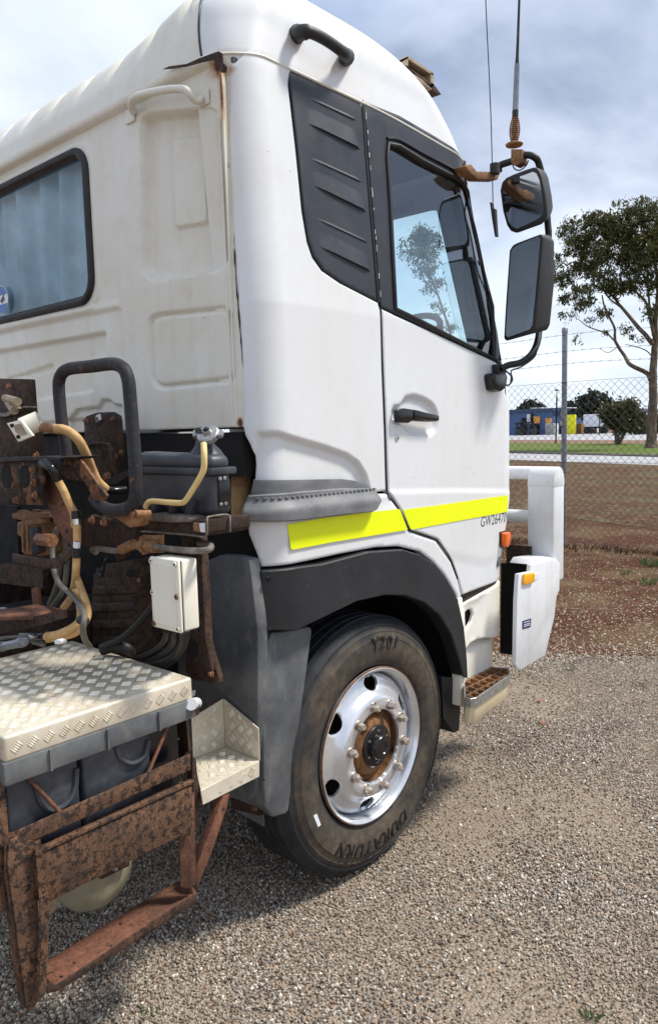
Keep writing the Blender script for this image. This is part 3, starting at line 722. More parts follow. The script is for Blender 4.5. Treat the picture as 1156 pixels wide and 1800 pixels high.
# front pillar and front corner
def strip_uv(name, u_fn, z0, z1, mat, parent, nz=30, nu=14, off=0):
    rows_ = []
    for z in np.linspace(z0, z1, nz):
        ua, ub = u_fn(z); P = np.c_[np.linspace(ua, ub, nu), np.full(nu, z)]; rows_.append(off3(P, off))
    mb = MB(); mb.grid(rows_); return mb.build(name, mat, parent, smooth=50)
ed_w = B([(899.5, 905), (900.5, 860), (900, 760), (898, 690), (895, 646)]); ed_b = B([(895, 646), (891, 590), (885, 510), (876, 430), (864, 370), (850, 325), (830, 288)])
def edge_fn(ed):
    e_ = sorted([(z, u) for u, z in ed]); zz = [a for a, _ in e_]; uu = [b for _, b in e_]
    return lambda z: float(np.interp(z, zz, uu))
ew, eb = edge_fn(ed_w), edge_fn(ed_b)
def uend(z): return float(Yf(z))-RF-YR-RR+RF*math.pi/2+.03
strip_uv('front_corner_panel', lambda z: (ew(z)+.003, uend(z)), 1.27, 1.965, 'white', truck)
strip_uv('windscreen_pillar', lambda z: (eb(z)+.001, uend(z)), 1.966, 2.87, 'black', truck, off=-.002)
# rear wall
def rear(P): return np.c_[P[:, 0], np.full(len(P), YR), P[:, 1]]
def RW(pts): return [(q.x, q.z) for q in PY(YR, pts)]
rwz0 = 1.716
strip_uv('rear_corner_strip', lambda z: (-RR*math.pi/2-.05, -.10), 1.717, 2.90, 'cream', truck, off=-.006)
r_out = [(-2.30, rwz0), (-.108, rwz0), (-.108, 2.0), (-.110, 2.3), (-.114, 2.6), (-.12, 2.80), (-.125, 2.862), (-.32, 2.866), (-2.30, 2.868)]
win = rr2(-1.95, 2.232, -.905, 2.800, .085, 6)
rel = [(fil(RW([(248, 212), (262, 202), (370, 193), (384, 205), (399, 452), (388, 470), (268, 492), (252, 478)]), .05), -.042, .012),
       (fil(RW([(288, 240), (346, 234), (352, 388), (294, 398)]), .02), .012, .005),
       (fil(RW([(262, 560), (275, 552), (395, 540), (408, 552), (415, 655), (405, 671), (280, 684), (266, 672)]), .04), -.012, .006),
       (fil(RW([(268, 566), (280, 558), (392, 547), (402, 558), (409, 652), (400, 665), (284, 677), (272, 667)]), .035), .011, .005),
       (fil(rr2(-1.99, 2.19, -.865, 2.84, .1, 6), .02), .008, .012),
       (RW([(-200, 670), (0, 617), (185, 585), (186, 628), (120, 645), (0, 668), (-200, 730)]), -.018, .008),
       (RW([(-200, 720), (0, 668), (86, 640), (90, 652), (0, 680), (-200, 745)]), -.016, .006),
       (RW([(-200, 760), (0, 712), (70, 703), (165, 688), (170, 735), (128, 738), (0, 752), (-200, 790)]), .012, .006),
       (fil(RW([(125, 738), (140, 720), (172, 716), (180, 703), (192, 703), (202, 712), (214, 712), (214, 775), (125, 775)]), .006), -.014, .006),
       (RW([(-200, 620), (0, 570), (210, 530), (212, 541), (0, 585), (-200, 640)]), .010, .01)]
rel = [(p, d, b) for p, d, b in rel]
back = panel('rear_wall', r_out, rear, 'cream', truck, holes=[win], step=.0065, thick=.02, relief=rel, roll=.003)
wf = MB().tube([(x, YR-.010, z) for x, z in win], .017, 10, closed=True).build('window_rubber', 'rubber', truck)
win2 = rr2(-1.935, 2.247, -.920, 2.785, .075, 6)
MB().tube([(x, YR-.004, z) for x, z in win2], .008, 8, closed=True).build('rusty_bead', 'rust_dark', truck)
panel('rear_window_glass', win2, rear, 'skyglass', truck, step=.1, off=-.006, roll=0, rim=False)
# curtain with loose pleats
def curt(x, z):
    k_ = (z-2.2)/.6
    xx = x+.05*math.sin(x*9)*(1-k_)
    return YR+.07+.026*math.sin(xx*30+2*math.sin(xx*4))+.012*math.sin(xx*67+1)+.012*math.sin(xx*13)
xs_ = np.linspace(-2.0, -.85, 150)
MB().grid([[Vector((x+.03*(2.8-z)*math.sin(x*5), curt(x, z), z)) for x in xs_] for z in np.linspace(2.15, 2.86, 12)]).build('curtain', 'curtain', truck, smooth=80)
# round sticker on the rear window
sc_ = on('Y', YR-.012, 2, 527)
st = MB().lathe([(0, .0012), (.062, .0012), (.062, 0)], (sc_.x, YR-.008, sc_.z), (0, -1, 0), 32).build('window_sticker', 'print_white', truck)
t = NT('sticker_blue'); t.set((.06, .16, .45), .4); M['sblue'] = t.m
mb = MB()
for a0, a1 in ((20, 160), (200, 340)):
    pr = [(.06*math.cos(R(a)), .06*math.sin(R(a))) for a in np.linspace(a0, a1, 16)]
    mb.prism([Vector((sc_.x+a, YR-.0095, sc_.z+b)) for a, b in pr], (0, -.0008, 0))
mb.build('sticker_band', 'sblue', st)
bird = [(-.02, -.004), (-.005, .004), (.006, .012), (.018, .022), (.014, .008), (.022, -.004), (.008, -.006), (-.002, -.014)]
MB().prism([Vector((sc_.x+a*1.1+.01, YR-.0105, sc_.z+b*1.1)) for a, b in bird], (0, -.0006, 0)).build('sticker_silhouette', 'print', st)
# seam strip, crack, rust hole at the rear corner
sp = off3([(388, 118), (393, 200), (400, 330), (408, 460), (416, 580), (421, 680), (428, 748)], .0)
sp = [Vector((-.135+.009*i/6, YR+.001, z)) for i, z in enumerate(np.linspace(2.862, 1.72, 7))]
MB().tube(cat(sp, 4), .0055, 8).build('corner_seam', 'cream', truck)
MB().tube(cat([(-.118, YR-.0005, 2.862), (-.113, YR+.001, 2.5), (-.112, YR+.001, 2.1), (-.112, YR+.001, 1.72)], 6), .003, 6).build('corner_seam', 'cream', truck)
def crackline(p, wmax, n=30, seed=1):
    r_ = random.Random(seed); c_ = cat([(a, b, 0) for a, b in p], max(2, n//(len(p)-1))); L1_, R1_ = [], []
    for i, q in enumerate(c_):
        k_ = math.sin(math.pi*min(1, max(0, i/(len(c_)-1))))**.5*wmax*r_.uniform(.35, 1); L1_.append((q.x-k_+r_.uniform(-.4, .4), q.y)); R1_.append((q.x+k_+r_.uniform(-.4, .4), q.y))
    return L1_+R1_[::-1]
def rib_strip(name, px_, mat, o, parent):
    P = off3(px_, o); m = len(P)//2; A = P[:m]; Bq = P[m:][::-1]; mb = MB(); mb.grid([A, Bq]); return mb.build(name, mat, parent, smooth=None)
rib_strip('paint_crack', crackline([(411, 408), (414, 470), (419, 540), (424, 600), (427, 650)], 1.9), 'dark', .0015, truck)
rib_strip('paint_crack', crackline([(400, 278), (402, 296)], 1.2, 6), 'dark', .0015, truck)
rp = [(288, 122), (300, 117), (330, 113), (352, 103), (368, 97), (386, 91), (392, 94), (393, 110), (400, 118), (398, 128), (390, 128), (386, 118), (376, 106), (356, 110), (330, 117), (305, 121)]
MB().prism([on('Y', YR-.036, *p) for p in rp], (0, -.004, 0)).build('rust_hole', 'rust_dark', truck, smooth=30)
# grab handle on the rear wall
hp = [on('Y', YR-y, *p) for *p, y in ((234, 197, .012), (231, 188, .03), (234, 174, .055), (252, 166, .06), (290, 158, .06), (322, 157, .06), (334, 166, .05), (344, 176, .03), (356, 176, .012))]
gh = MB().tube(cat(hp, 5), .0125, 12).build('rear_grab_handle', 'cream', truck)
for c_, s_ in (((228, 203), .028), ((358, 172), .026)):
    q = on('Y', YR-.006, *c_); MB().box((q.x-s_, YR-.008, q.z-s_*.9), (q.x+s_, YR-.002, q.z+s_*.9)).build('handle_plate', 'cream', gh, bevel=.003)

# ------------------------------------------------------------------ helpers for bolted-on things
_bm = {}
def bolt(p, ax, r, parent, mat='bolt', name='bolt'):
    """hexagon head with washer, one shared mesh per material"""
    if mat not in _bm:
        mb = MB(); mb.lathe([(0, 1.0), (.55, 1.0), (.62, .9), (.62, .25), (1.0, .25), (1.05, 0)], (0, 0, 0), (0, 0, 1), 6); _bm[mat] = mb.build(name, mat, None, smooth=30); o = _bm[mat]; o.parent = parent
        o.matrix_parent_inverse = wmat(parent).inverted()
    else: o = _bm[mat].copy(); o.name = name; link(o, parent)
    o.rotation_euler = Vector(ax).to_track_quat('Z', 'Y').to_euler(); o.scale = (r, r, r*.9); o.location = p
    return o
def slab(name, ax, v, px_, depth, mat, parent, bevel=0, extra=None):
    """plate: outline at plane ax=v given in photo pixels, real thickness away from the viewer"""
    P = [on(ax, v, *p) for p in px_]
    vec = {'X': (-depth, 0, 0), 'Y': (0, depth, 0), 'Z': (0, 0, -depth)}[ax]
    return MB().prism(P, vec).build(name, mat, parent, bevel=bevel)
def path(px_, n=5, ax='Y'): return cat([on(ax, v, x, y) for x, y, v in px_], n)
def pipe(name, px_, r, mat, parent, n=5, sides=10, ax='Y'): return MB().tube(path(px_, n, ax), r, sides).build(name, mat, parent, smooth=60)

# ------------------------------------------------------------------ grey step pad on the sill
sp_back = B([(441, 870), (446, 843), (600, 842), (622, 845), (642, 852), (655, 862), (655, 872), (600, 878), (470, 884)])
panel('step_recess', sp_back, body, 'step_grey', truck, step=.015, off=.004, thick=.01, roll=.001)
pad = B([(433, 884), (438, 870), (470, 868), (520, 864), (600, 858), (650, 858), (656, 862), (656, 880), (648, 895), (640, 899), (575, 906), (510, 914), (470, 915), (434, 913)])
zt = np.array(pad)
def padf(P): # chamfered face: upper half slopes outwards, lower half drops straight
    top = np.interp(P[:, 0], [-.2, -.05, .1, .55], [1.478, 1.478, 1.478, 1.470]); return .030*sstep((top-P[:, 1])/.045)
step_pad = panel('side_step_pad', pad, body, 'step_grey', truck, step=.010, off=.014, thick=.04, roll=.006, rfun=padf)
for i in range(26):
    s = i/25; u = pad[1][0]+.03+(.575)*s; z = 1.476-.006*s
    if i < 25:
        P0 = off3(np.array([[u-.006, z+.0005], [u+.005, z+.0005]]), .010); P1 = off3(np.array([[u-.006, z], [u+.005, z]]), .020)
        mb = MB(); mb.prism([P0[0], P0[1], P1[1], P1[0]], (0, 0, .006)); mb.build('tread_tooth', 'step_grey', step_pad, bevel=.001, seg=1)

# ------------------------------------------------------------------ black wheel arch flare, liner, mud flap
fl = B([(458, 1001), (515, 996), (560, 990), (640, 969), (700, 965), (730, 974), (756, 990), (780, 1020), (797, 1052), (808, 1100), (813, 1150), (815, 1191),
        (806, 1186), (800, 1160), (786, 1115), (765, 1080), (738, 1058), (705, 1046), (670, 1045), (620, 1056), (560, 1085), (515, 1106), (465, 1104), (461, 1050)])
panel('wheel_arch_flare', fl, body, 'arch', truck, step=.012, off=.022, thick=.06, roll=.006)
for c_ in ((472, 1014),): P = off3([c_], .024)[0]; bolt(P, (-.3, -1, 0), .010, truck, 'rubber', 'clip')
slab('arch_lip', 'X', -.015, [(470, 1101), (515, 1101), (560, 1080), (565, 1086), (520, 1108), (470, 1108)], .3, 'arch', truck)
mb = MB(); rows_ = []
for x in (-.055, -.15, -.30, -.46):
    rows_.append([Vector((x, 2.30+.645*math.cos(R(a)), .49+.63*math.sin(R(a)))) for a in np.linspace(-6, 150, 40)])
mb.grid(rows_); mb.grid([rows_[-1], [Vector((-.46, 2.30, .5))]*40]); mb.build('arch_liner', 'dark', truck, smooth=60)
slab('front_mud_flap', 'X', -.04, [(776, 1190), (812, 1192), (806, 1284), (797, 1288), (779, 1262)], .35, 'rubber', truck)

# ------------------------------------------------------------------ lower front corner with steps
def BE(pts):
    o = []
    for p in pts:
        if len(p) == 3: z = on('X', -.03, p[0], p[1]).z; o.append((float(Yf(z))-RF-YR-RR+RF*math.pi/2*p[2], z))
        else: o.append(B([p])[0])
    return o
panel('sill_slot', BE([(812, 1042), (881, 1008, 1.0), (881, 1030, 1.0), (814, 1066)]), body, 'rust_dark', truck, step=.02, off=-.014, thick=.01, roll=0)
lowhole = B([(821, 1077), (827, 1072), (833, 1072), (835, 1080), (832, 1093), (825, 1104), (820, 1108)])
panel('lower_front_panel', BE([(814, 1062), (879, 1027), (884, 1019, 1.05), (884, 1108, 1.05), (880, 1116, .8), (870, 1121), (852, 1121), (840, 1124), (830, 1131), (822, 1141), (818, 1110)]),
      body, 'step_white', truck, holes=[lowhole], step=.012, thick=.010, roll=.004, relief=[(B([(815, 1064), (850, 1050), (846, 1085), (838, 1125), (818, 1150)]), -.012, .03)])
panel('tow_eye_recess', B([(814, 1066), (850, 1062), (850, 1112), (814, 1118)]), body, 'dark', truck, step=.05, off=-.035, roll=0)
def recf(P): return .03*sstep((.70-P[:, 1])/.05)
panel('step_back_panel', BE([(816, 1110), (884, 1090, .8), (884, 1190, .8), (816, 1215)]), body, 'step_white', truck, step=.012, off=-.065, thick=.02, roll=0, rfun=recf)
slab('arch_edge_strip', 'X', .004, [(804, 1052), (812, 1050), (817, 1090), (819, 1150), (819, 1180), (815, 1215), (814, 1243), (809, 1241), (810, 1190), (812, 1120)], .05, 'step_white', truck, bevel=.003)
ZS = .535
spx = [(814, 1200), (820, 1187), (836, 1176), (852, 1171), (893, 1174), (895, 1186), (837, 1226), (826, 1228), (816, 1225)]
sp3 = [on('Z', ZS, *p) for p in spx]; sp2 = [(p.x, p.y) for p in sp3]
c_2 = np.mean(sp2, 0)
shell_t = [Vector((c_2[0]+(x-c_2[0])*.97, c_2[1]+(y-c_2[1])*.97, ZS-.036)) for x, y in sp2]; shell_b = [Vector((c_2[0]+(x-c_2[0])*.86-.01, c_2[1]+(y-c_2[1])*.93, ZS-.125)) for x, y in sp2]; n_s = len(sp2)
step = MB().add(shell_t+shell_b, [list(range(n_s)), [2*n_s-1-i for i in range(n_s)]]+[(i, i+n_s, (i+1) % n_s+n_s, (i+1) % n_s) for i in range(n_s)]).build('cab_step', 'step_tan', truck, bevel=.006)
mb = MB(); m_ = len(sp3)
for i in range(m_):
    a, b = sp3[i], sp3[(i+1) % m_]; d = (b-a); nrm = Vector((d.y, -d.x, 0)).normalized()
    mb.prism([a+nrm*.006, b+nrm*.006, b-nrm*.002, a-nrm*.002], (0, 0, -.042))
mb.build('step_rim', 'grey_metal', step, bevel=.0015, seg=1)
cx_, cy_ = np.mean(sp2, 0)
def clip_bar(p, d, poly):
    ts = []; m = len(poly)
    for i in range(m):
        a = np.array(poly[i]); b = np.array(poly[(i+1) % m]); e_ = b-a; den_ = d[0]*e_[1]-d[1]*e_[0]
        if abs(den_) < 1e-9: continue
        w_ = a-p; t_ = (w_[0]*e_[1]-w_[1]*e_[0])/den_; s_ = (w_[0]*d[1]-w_[1]*d[0])/den_
        if 0 <= s_ <= 1: ts.append(t_)
    return (min(ts), max(ts)) if len(ts) >= 2 else None
for dr, off_ in ((np.array([1, 0.]), np.array([0, 1.])), (np.array([0, 1.]), np.array([1, 0.]))):
    for k_ in range(-9, 10):
        p = np.array([cx_, cy_])+off_*k_*.052; c_ = clip_bar(p, dr, sp2)
        if c_ and c_[1]-c_[0] > .02:
            a = p+dr*c_[0]; b = p+dr*c_[1]; w_ = off_*.0028
            MB().prism([Vector((*(a-w_), ZS-.001)), Vector((*(b-w_), ZS-.001)), Vector((*(b+w_), ZS-.001)), Vector((*(a+w_), ZS-.001))], (0, 0, -.035)).build('grating_bar', 'rust_ochre', step)

# ------------------------------------------------------------------ wheel
def build_wheel(hub, s):
    """s=+1 outer face towards +X"""
    H = Vector(hub)
    prof = [(.292, -.02), (.300, -.008), (.318, .000), (.345, .008), (.375, .011), (.405, .008), (.4065, .0095), (.409, .0075), (.432, .001), (.434, .0025), (.437, -.001), (.452, -.008), (.454, -.005), (.460, -.006), (.463, -.011),
            (.474, -.020), (.476, -.018), (.481, -.024), (.483, -.030), (.488, -.040)]
    for x0, x1 in ((-.040, -.066), (-.076, -.110), (-.120, -.160), (-.170, -.204), (-.214, -.240)):
        prof += [(.489, x0-.002), (.4925, x0-.004), (.4925, x1+.004), (.489, x1+.002), (.480, x1), (.480, x1-.010+.0)]
    prof += [(.474, -.262), (.452, -.274), (.405, -.288), (.345, -.288), (.292, -.262)]
    wheel = MB().lathe([(r_+.0215, x*s) for r_, x in prof], (0, 0, 0), (1, 0, 0), 160)
    o = mesh_obj('front_wheel', [v+H for v in wheel.v], wheel.f, 'tyre', truck, smooth=40, loc=H); o.name = 'tyre'
    return o
wheel = thing('front_wheel', None, None, HUBC); wheel.parent = truck; wheel.matrix_parent_inverse = wmat(truck).inverted(); wheel.name = 'front_wheel'
tyre = build_wheel(HUBC, 1); tyre.parent = wheel; tyre.matrix_parent_inverse = wmat(wheel).inverted()
far_ty = build_wheel((-2.41, 2.292, .447), -1); far_ty.name = 'tyre'
RP = [(.0, -.01), (.070, -.012), (.128, -.022), (.139, -.022), (.141, .004), (.145, .014), (.152, .017), (.186, .017), (.196, .014), (.206, .004), (.212, -.004), (.220, -.012), (.230, -.020), (.262, -.030), (.276, -.038), (.285, -.060)]
def disc(P):
    r_ = np.hypot(P[:, 0], P[:, 1]); return np.c_[HUBC.x+np.interp(r_, [a for a, _ in RP], [b for _, b in RP]), HUBC.y+P[:, 0], HUBC.z+P[:, 1]]
circ = lambda r_, n, cx=0, cy=0: [(cx+r_*math.cos(2*math.pi*k/n), cy+r_*math.sin(2*math.pi*k/n)) for k in range(n)]
holes = []
for a in range(6):
    A = R(85+60*a); c_ = np.array([math.cos(A), math.sin(A)])*.248; t_ = np.array([-math.sin(A), math.cos(A)]); n_ = np.array([math.cos(A), math.sin(A)])
    holes.append([tuple(c_+t_*.042*math.cos(b)+n_*.029*math.sin(b)) for b in np.linspace(0, 2*math.pi, 24, endpoint=False)])
rim = panel('rim', circ(.284, 90), disc, 'wheel', wheel, holes=holes+[circ(.1405, 60)], step=.007, thick=.012, roll=.002)
MB().lathe([(.284, -.110), (.284, -.060), (.289, -.035), (.291, -.012), (.2965, -.003), (.305, .004), (.311, .002), (.313, -.006), (.306, -.012), (.300, -.10)], HUBC, (1, 0, 0), 96).build('rim_flange', 'wheel', wheel, smooth=50)
MB().lathe([(.309, .003), (.3125, .0015), (.3135, -.004)], HUBC+Vector((.0012, 0, 0)), (1, 0, 0), 96).build('flange_rust', 'hub_rust', wheel, smooth=50)
MB().lathe([(.1400, .004), (.1395, -.020), (.128, -.022), (.120, -.010), (.100, .004), (.080, .010), (.06, .010)], HUBC, (1, 0, 0), 72).build('hub', 'hub_rust', wheel, smooth=40)
cap = MB().lathe([(.084, .006), (.084, .014), (.080, .018), (.052, .020), (.050, .040), (.045, .046), (.025, .048), (.022, .044), (0, .044)], HUBC, (1, 0, 0), 48).build('hub_cap', 'gloss_black', wheel, smooth=40)
for k in range(6): a = R(25+60*k); bolt(HUBC+Vector((.018, .063*math.cos(a), .063*math.sin(a))), (1, 0, 0), .0065, cap, 'steel', 'cap_bolt')
t = NT('nut_metal'); c = t.ramp(t.noise(60, 4), [(.3, (.26, .17, .11)), (.6, (.62, .56, .5))]); t.set(c, .4, .5); M['nut'] = t.m
nb = MB(); nb.lathe([(.0205, 0), (.0205, .004), (.019, .006)], (0, 0, 0), (0, 0, 1), 24); nb.lathe([(.0165, .005), (.0165, .024), (.0150, .027)], (0, 0, 0), (0, 0, 1), 6); nb.lathe([(.013, .026), (.0105, .034), (.0, .034)], (0, 0, 0), (0, 0, 1), 16)
n0_ = None
for k in range(10):
    a = R(98+36*k)
    if n0_ is None: n0_ = nb.build('wheel_nut', 'nut', wheel, smooth=30); o = n0_
    else: o = n0_.copy(); link(o, wheel)
    o.matrix_basis = Matrix.Translation(HUBC+Vector((.016, .1675*math.cos(a), .1675*math.sin(a)))) @ Matrix.Rotation(R(90), 4, 'Y') @ Matrix.Rotation(random.random(), 4, 'Z')
# brake drum seen through the hand holes
MB().lathe([(.0, -.13), (.275, -.13), (.275, -.25)], HUBC, (1, 0, 0), 40).build('brake_drum', 'rust_dark', wheel)
def sidewall_text(s, a_mid, span, rad, h, shear=.12):
    n = len(s)
    for i, ch in enumerate(s):
        a = R(a_mid)+R(span)*(.5-(i+.5)/n); up = Vector((0, math.cos(a), math.sin(a))); rt = Vector((0, math.sin(a), -math.cos(a)))
        mw = Matrix(((0, 0, 1, HUBC.x+.0105), (rt.y, up.y, 0, HUBC.y+rad*up.y), (rt.z, up.z, 0, HUBC.z+rad*up.z), (0, 0, 0, 1)))
        text_mesh('raised_letter', ch, h, .0035, 'tyre_letter', wheel, mw, shear=shear, font_scale=(1.05, 1), bold=.0007)
t = NT('tyre_letter_rubber'); t.set(t.ramp(t.noise(40, 4), [(.3, (.006, .005, .005)), (.7, (.018, .015, .013))]), .6); M['tyre_letter'] = t.m
sidewall_text('DURATURN', -94, 66, .402, .074); sidewall_text('Y201', 80, 25, .410, .068)
lab = on('X', HUBC.x+.010, 557, 1443); MB().prism([on('X', HUBC.x+.0115, *p) for p in ((551, 1434), (557, 1431), (564, 1450), (559, 1454))], (-.002, 0, 0)).build('tyre_sticker', 'print_white', wheel)
# axle and dark undercarriage
MB().tube([(-.3, 2.285, .45), (-2.1, 2.285, .45)], .07, 12).build('front_axle', 'dark', truck)
for x in (-.80, -1.66): MB().box((x-.04, -2.2, .78), (x+.04, 3.45, 1.06)).build('chassis_rail', 'rust_dark', truck, bevel=.004)
MB().box((-1.95, 1.98, .5), (-.62, 3.35, 1.55)).build('engine_block', 'dark', truck, bevel=.05)
MB().box((-2.4, 1.72, 1.55), (-.10, 3.40, 1.70)).build('cab_floor', 'dark', truck)
MB().box((-2.35, 1.90, .85), (-.50, 1.93, 1.6)).build('dark_backdrop_plate', 'dark', truck)  # near-black backdrop plate added to make the void under the cab dark
MB().box((-1.5, -1.6, .62), (-.98, 1.9, .98)).build('gearbox', 'dark', truck, bevel=.06)
MB().box((-2.3, 3.10, .45), (-.25, 3.40, 1.30)).build('front_bumper', 'dark', truck, bevel=.03)
# inside of the corner panels
MB().box((-.45, 1.86, 1.2), (-.06, 1.90, 1.6)).build('inner_corner_panel', 'dark', truck)

# ------------------------------------------------------------------ cab interior, far side, windscreen
panel('left_side_panel', [(YR+.02, 1.05), (3.3, 1.05), (3.45, 1.95), (3.1, 2.86), (YR+.02, 2.86)], lambda P: np.c_[-2.44+.06*np.clip((P[:, 1]-2.1)/.75, 0, 1), P[:, 0], P[:, 1]], 'white', truck,
      holes=[fil([(2.42, 2.06), (3.33, 1.98), (3.08, 2.72), (2.42, 2.76)], .05)], step=.05, roll=0)
panel('left_window_glass', fil([(2.42, 2.06), (3.33, 1.98), (3.08, 2.72), (2.42, 2.76)], .05), lambda P: np.c_[-2.44+.06*np.clip((P[:, 1]-2.1)/.75, 0, 1), P[:, 0], P[:, 1]], 'clear', truck, step=.1, roll=0, rim=False, off=.002)
wsu = fil([(-2.22, 1.98), (-.27, 1.98), (-.30, 2.74), (-2.16, 2.74)], .06)
fs = lambda P: np.c_[P[:, 0], Yf(P[:, 1])-.01, P[:, 1]]
panel('front_panel', [(-2.22, 1.0), (-.22, 1.0), (-.22, 2.87), (-2.24, 2.87)], fs, 'white', truck, holes=[wsu], step=.06, roll=0, thick=.02)
panel('windscreen', wsu, fs, 'clear', truck, step=.1, roll=0, rim=False)
MB().box((-2.38, 1.74, 2.87), (-.10, 3.12, 2.885)).build('headliner', 'trim', truck)
MB().box((-2.38, 1.745, 1.71), (-2.36, 3.3, 2.05)).build('inner_trim', 'trim', truck)
MB().box((-.135, 1.9, 1.72), (-.125, 3.25, 1.93)).build('door_trim', 'trim', door)
MB().prism([Vector((-2.3, 3.12, 1.72)), Vector((-2.3, 3.14, 1.97)), Vector((-2.3, 3.22, 2.03)), Vector((-2.3, 3.38, 2.0)), Vector((-2.3, 3.38, 1.72))], (2.10, 0, 0)).build('dashboard', 'trim', truck, bevel=.01)
def seat(x, y):
    s = MB().box((x-.25, y, 1.90), (x+.25, y+.5, 2.03)).build('seat', 'trim', truck, bevel=.04, seg=3)
    MB().prism([Vector((x-.24, y-.03, 2.0)), Vector((x-.24, y-.15, 2.50)), Vector((x-.24, y-.05, 2.54)), Vector((x-.24, y+.09, 2.05))], (.48, 0, 0)).build('backrest', 'trim', s, bevel=.03, seg=3)
    MB().box((x-.13, y-.16, 2.53), (x+.13, y-.07, 2.70)).build('headrest', 'trim', s, bevel=.03, seg=3)
seat(-1.95, 2.35); seat(-.55, 2.40)
swc = Vector((-.44, 3.08, 2.13)); sax = Vector((0, -.62, .78))
mb = MB(); x_, y_ = mb.frame(sax); mb.tube([swc+(x_*math.cos(a)+y_*math.sin(a))*.195 for a in np.linspace(0, 2*math.pi, 40, endpoint=False)], .016, 8, closed=True)
sw = mb.build('steering_wheel', 'rubber', truck, smooth=60)
for a in (.3, 2.84, 4.7): MB().tube([swc, swc+(x_*math.cos(a)+y_*math.sin(a))*.21], .014, 6).build('spoke', 'rubber', sw)
MB().tube([swc, swc-sax*.4], .03, 8).build('steering_column', 'trim', sw)
pipe('pillar_grab_handle', [(846, 462, 3.16), (828, 462, 3.16), (818, 478, 3.16), (820, 530, 3.16), (830, 548, 3.16), (848, 550, 3.16)], .011, 'trim', truck)
slab('sun_visor', 'Y', 3.12, [(676, 372), (700, 362), (724, 352), (724, 368), (690, 382)], .02, 'trim', truck)

# ------------------------------------------------------------------ roof handle, roof lamp
hnd = [(521, 61, -.085), (528, 57, -.03), (548, 58, .005), (575, 72, .008), (600, 90, .004), (609, 99, -.03), (607, 103, -.085)]
MB().tube(cat([on('X', v, x, y) for x, y, v in hnd], 6), [.030]*3+[.024]*8+[.019]*14+[.021]*6+[.028]*6, 12).build('roof_grab_handle', 'rubber', truck, smooth=60)
lamp = slab('roof_lamp_bracket', 'X', -.33, [(699, 112), (762, 152), (758, 158), (694, 117)], .12, 'wood', truck, bevel=.003)
slab('lamp_hood', 'X', -.33, [(697, 107), (717, 98), (760, 127), (762, 133), (716, 103), (702, 111)], .14, 'wood', lamp)
slab('lamp_side', 'X', -.33, [(757, 127), (762, 130), (762, 152), (757, 150)], .14, 'wood', lamp)
slab('lamp_side', 'X', -.33, [(700, 107), (717, 99), (717, 116), (704, 112)], .14, 'wood', lamp)
slab('lamp_lens', 'X', -.40, [(714, 103), (760, 132), (760, 150), (712, 118)], .05, 'amber', lamp)
slab('lamp_base', 'X', -.33, [(714, 116), (762, 148), (775, 166), (768, 164)], .16, 'rust_dark', lamp)

# ------------------------------------------------------------------ mirrors, their arm and the aerials
arm = MB().tube(path([(876, 302, 3.30), (878, 291, 3.30), (900, 283, 3.30), (922, 273, 3.30), (938, 276, 3.31), (947, 290, 3.34), (957, 340, 3.38), (962, 395, 3.38), (963, 420, 3.38), (957, 500, 3.39), (948, 570, 3.38), (944, 600, 3.34), (934, 622, 3.29), (915, 637, 3.25), (893, 642, 3.21), (881, 648, 3.19)], 5), .0155, 12).build('mirror_arm', 'rubber', truck, smooth=60)
MB().tube([on('X', .03, 869, 306), on('X', .03, 869, 288)], .022, 12).build('arm_clevis', 'rubber', arm)
slab('arm_bracket', 'X', .02, [(818, 292), (828, 289), (838, 301), (872, 302), (878, 307), (874, 316), (840, 315), (826, 304)], .05, 'rust_ochre', arm, bevel=.004)
slab('bracket_clamp', 'X', .01, [(817, 290), (829, 288), (835, 306), (824, 307)], .06, 'rust_ochre', arm, bevel=.006)
mm = slab('arm_mount', 'X', .045, [(865, 660), (869, 655), (890, 655), (893, 662), (890, 682), (880, 689), (869, 685)], .06, 'gloss_black', truck, bevel=.010)
slab('mount_neck', 'X', .035, [(874, 640), (890, 640), (889, 658), (875, 658)], .03, 'rubber', mm, bevel=.004)
pipe('mirror_cable', [(944, 612, 3.30), (938, 628, 3.27), (915, 645, 3.22), (898, 652, 3.18), (900, 668, 3.16), (893, 677, 3.14), (888, 676, 3.13)], .0035, 'rubber', truck, 6, 6)
pipe('mirror_cable', [(885, 650, 3.15), (897, 660, 3.15), (897, 672, 3.14)], .004, 'rubber', truck, 6, 6)
def mirror(name, face, back, gl_, Y, dep, bev):
    P = [on('Y', Y, *p) for p in face]; Q = [Vector((q.x, Y+dep, q.z)) for q in [on('Y', Y+dep, *p) for p in back]]
    m = len(P); mb = MB(); mb.add(P+Q, [list(range(m)), [2*m-1-i for i in range(m)]]+[(i, i+m, (i+1) % m+m, (i+1) % m) for i in range(m)])
    o = mb.build(name, 'rubber', truck, bevel=bev, seg=3)
    G = [on('Y', Y-.0015, *p) for p in gl_]; n_ = len(G)
    gg = MB(); gg.add([v+Vector((0, 0.0, 0)) for v in G], [list(range(n_))])
    q = gg.build('mirror_glass', 'mirror', o, smooth=None); return o
mirror('main_mirror', [(900, 431), (908, 427), (950, 411), (954, 416), (946, 500), (939, 580), (934, 587), (888, 600), (884, 595), (887, 540), (894, 440)],
       [(925, 425), (935, 420), (966, 413), (974, 425), (974, 500), (967, 570), (962, 580), (915, 590), (912, 585), (914, 540), (918, 440)],
       [(900, 437), (908, 431), (945, 416), (949, 420), (942, 500), (935, 572), (930, 579), (892, 593), (888, 589), (891, 540), (897, 445)], 3.22, .13, .012)
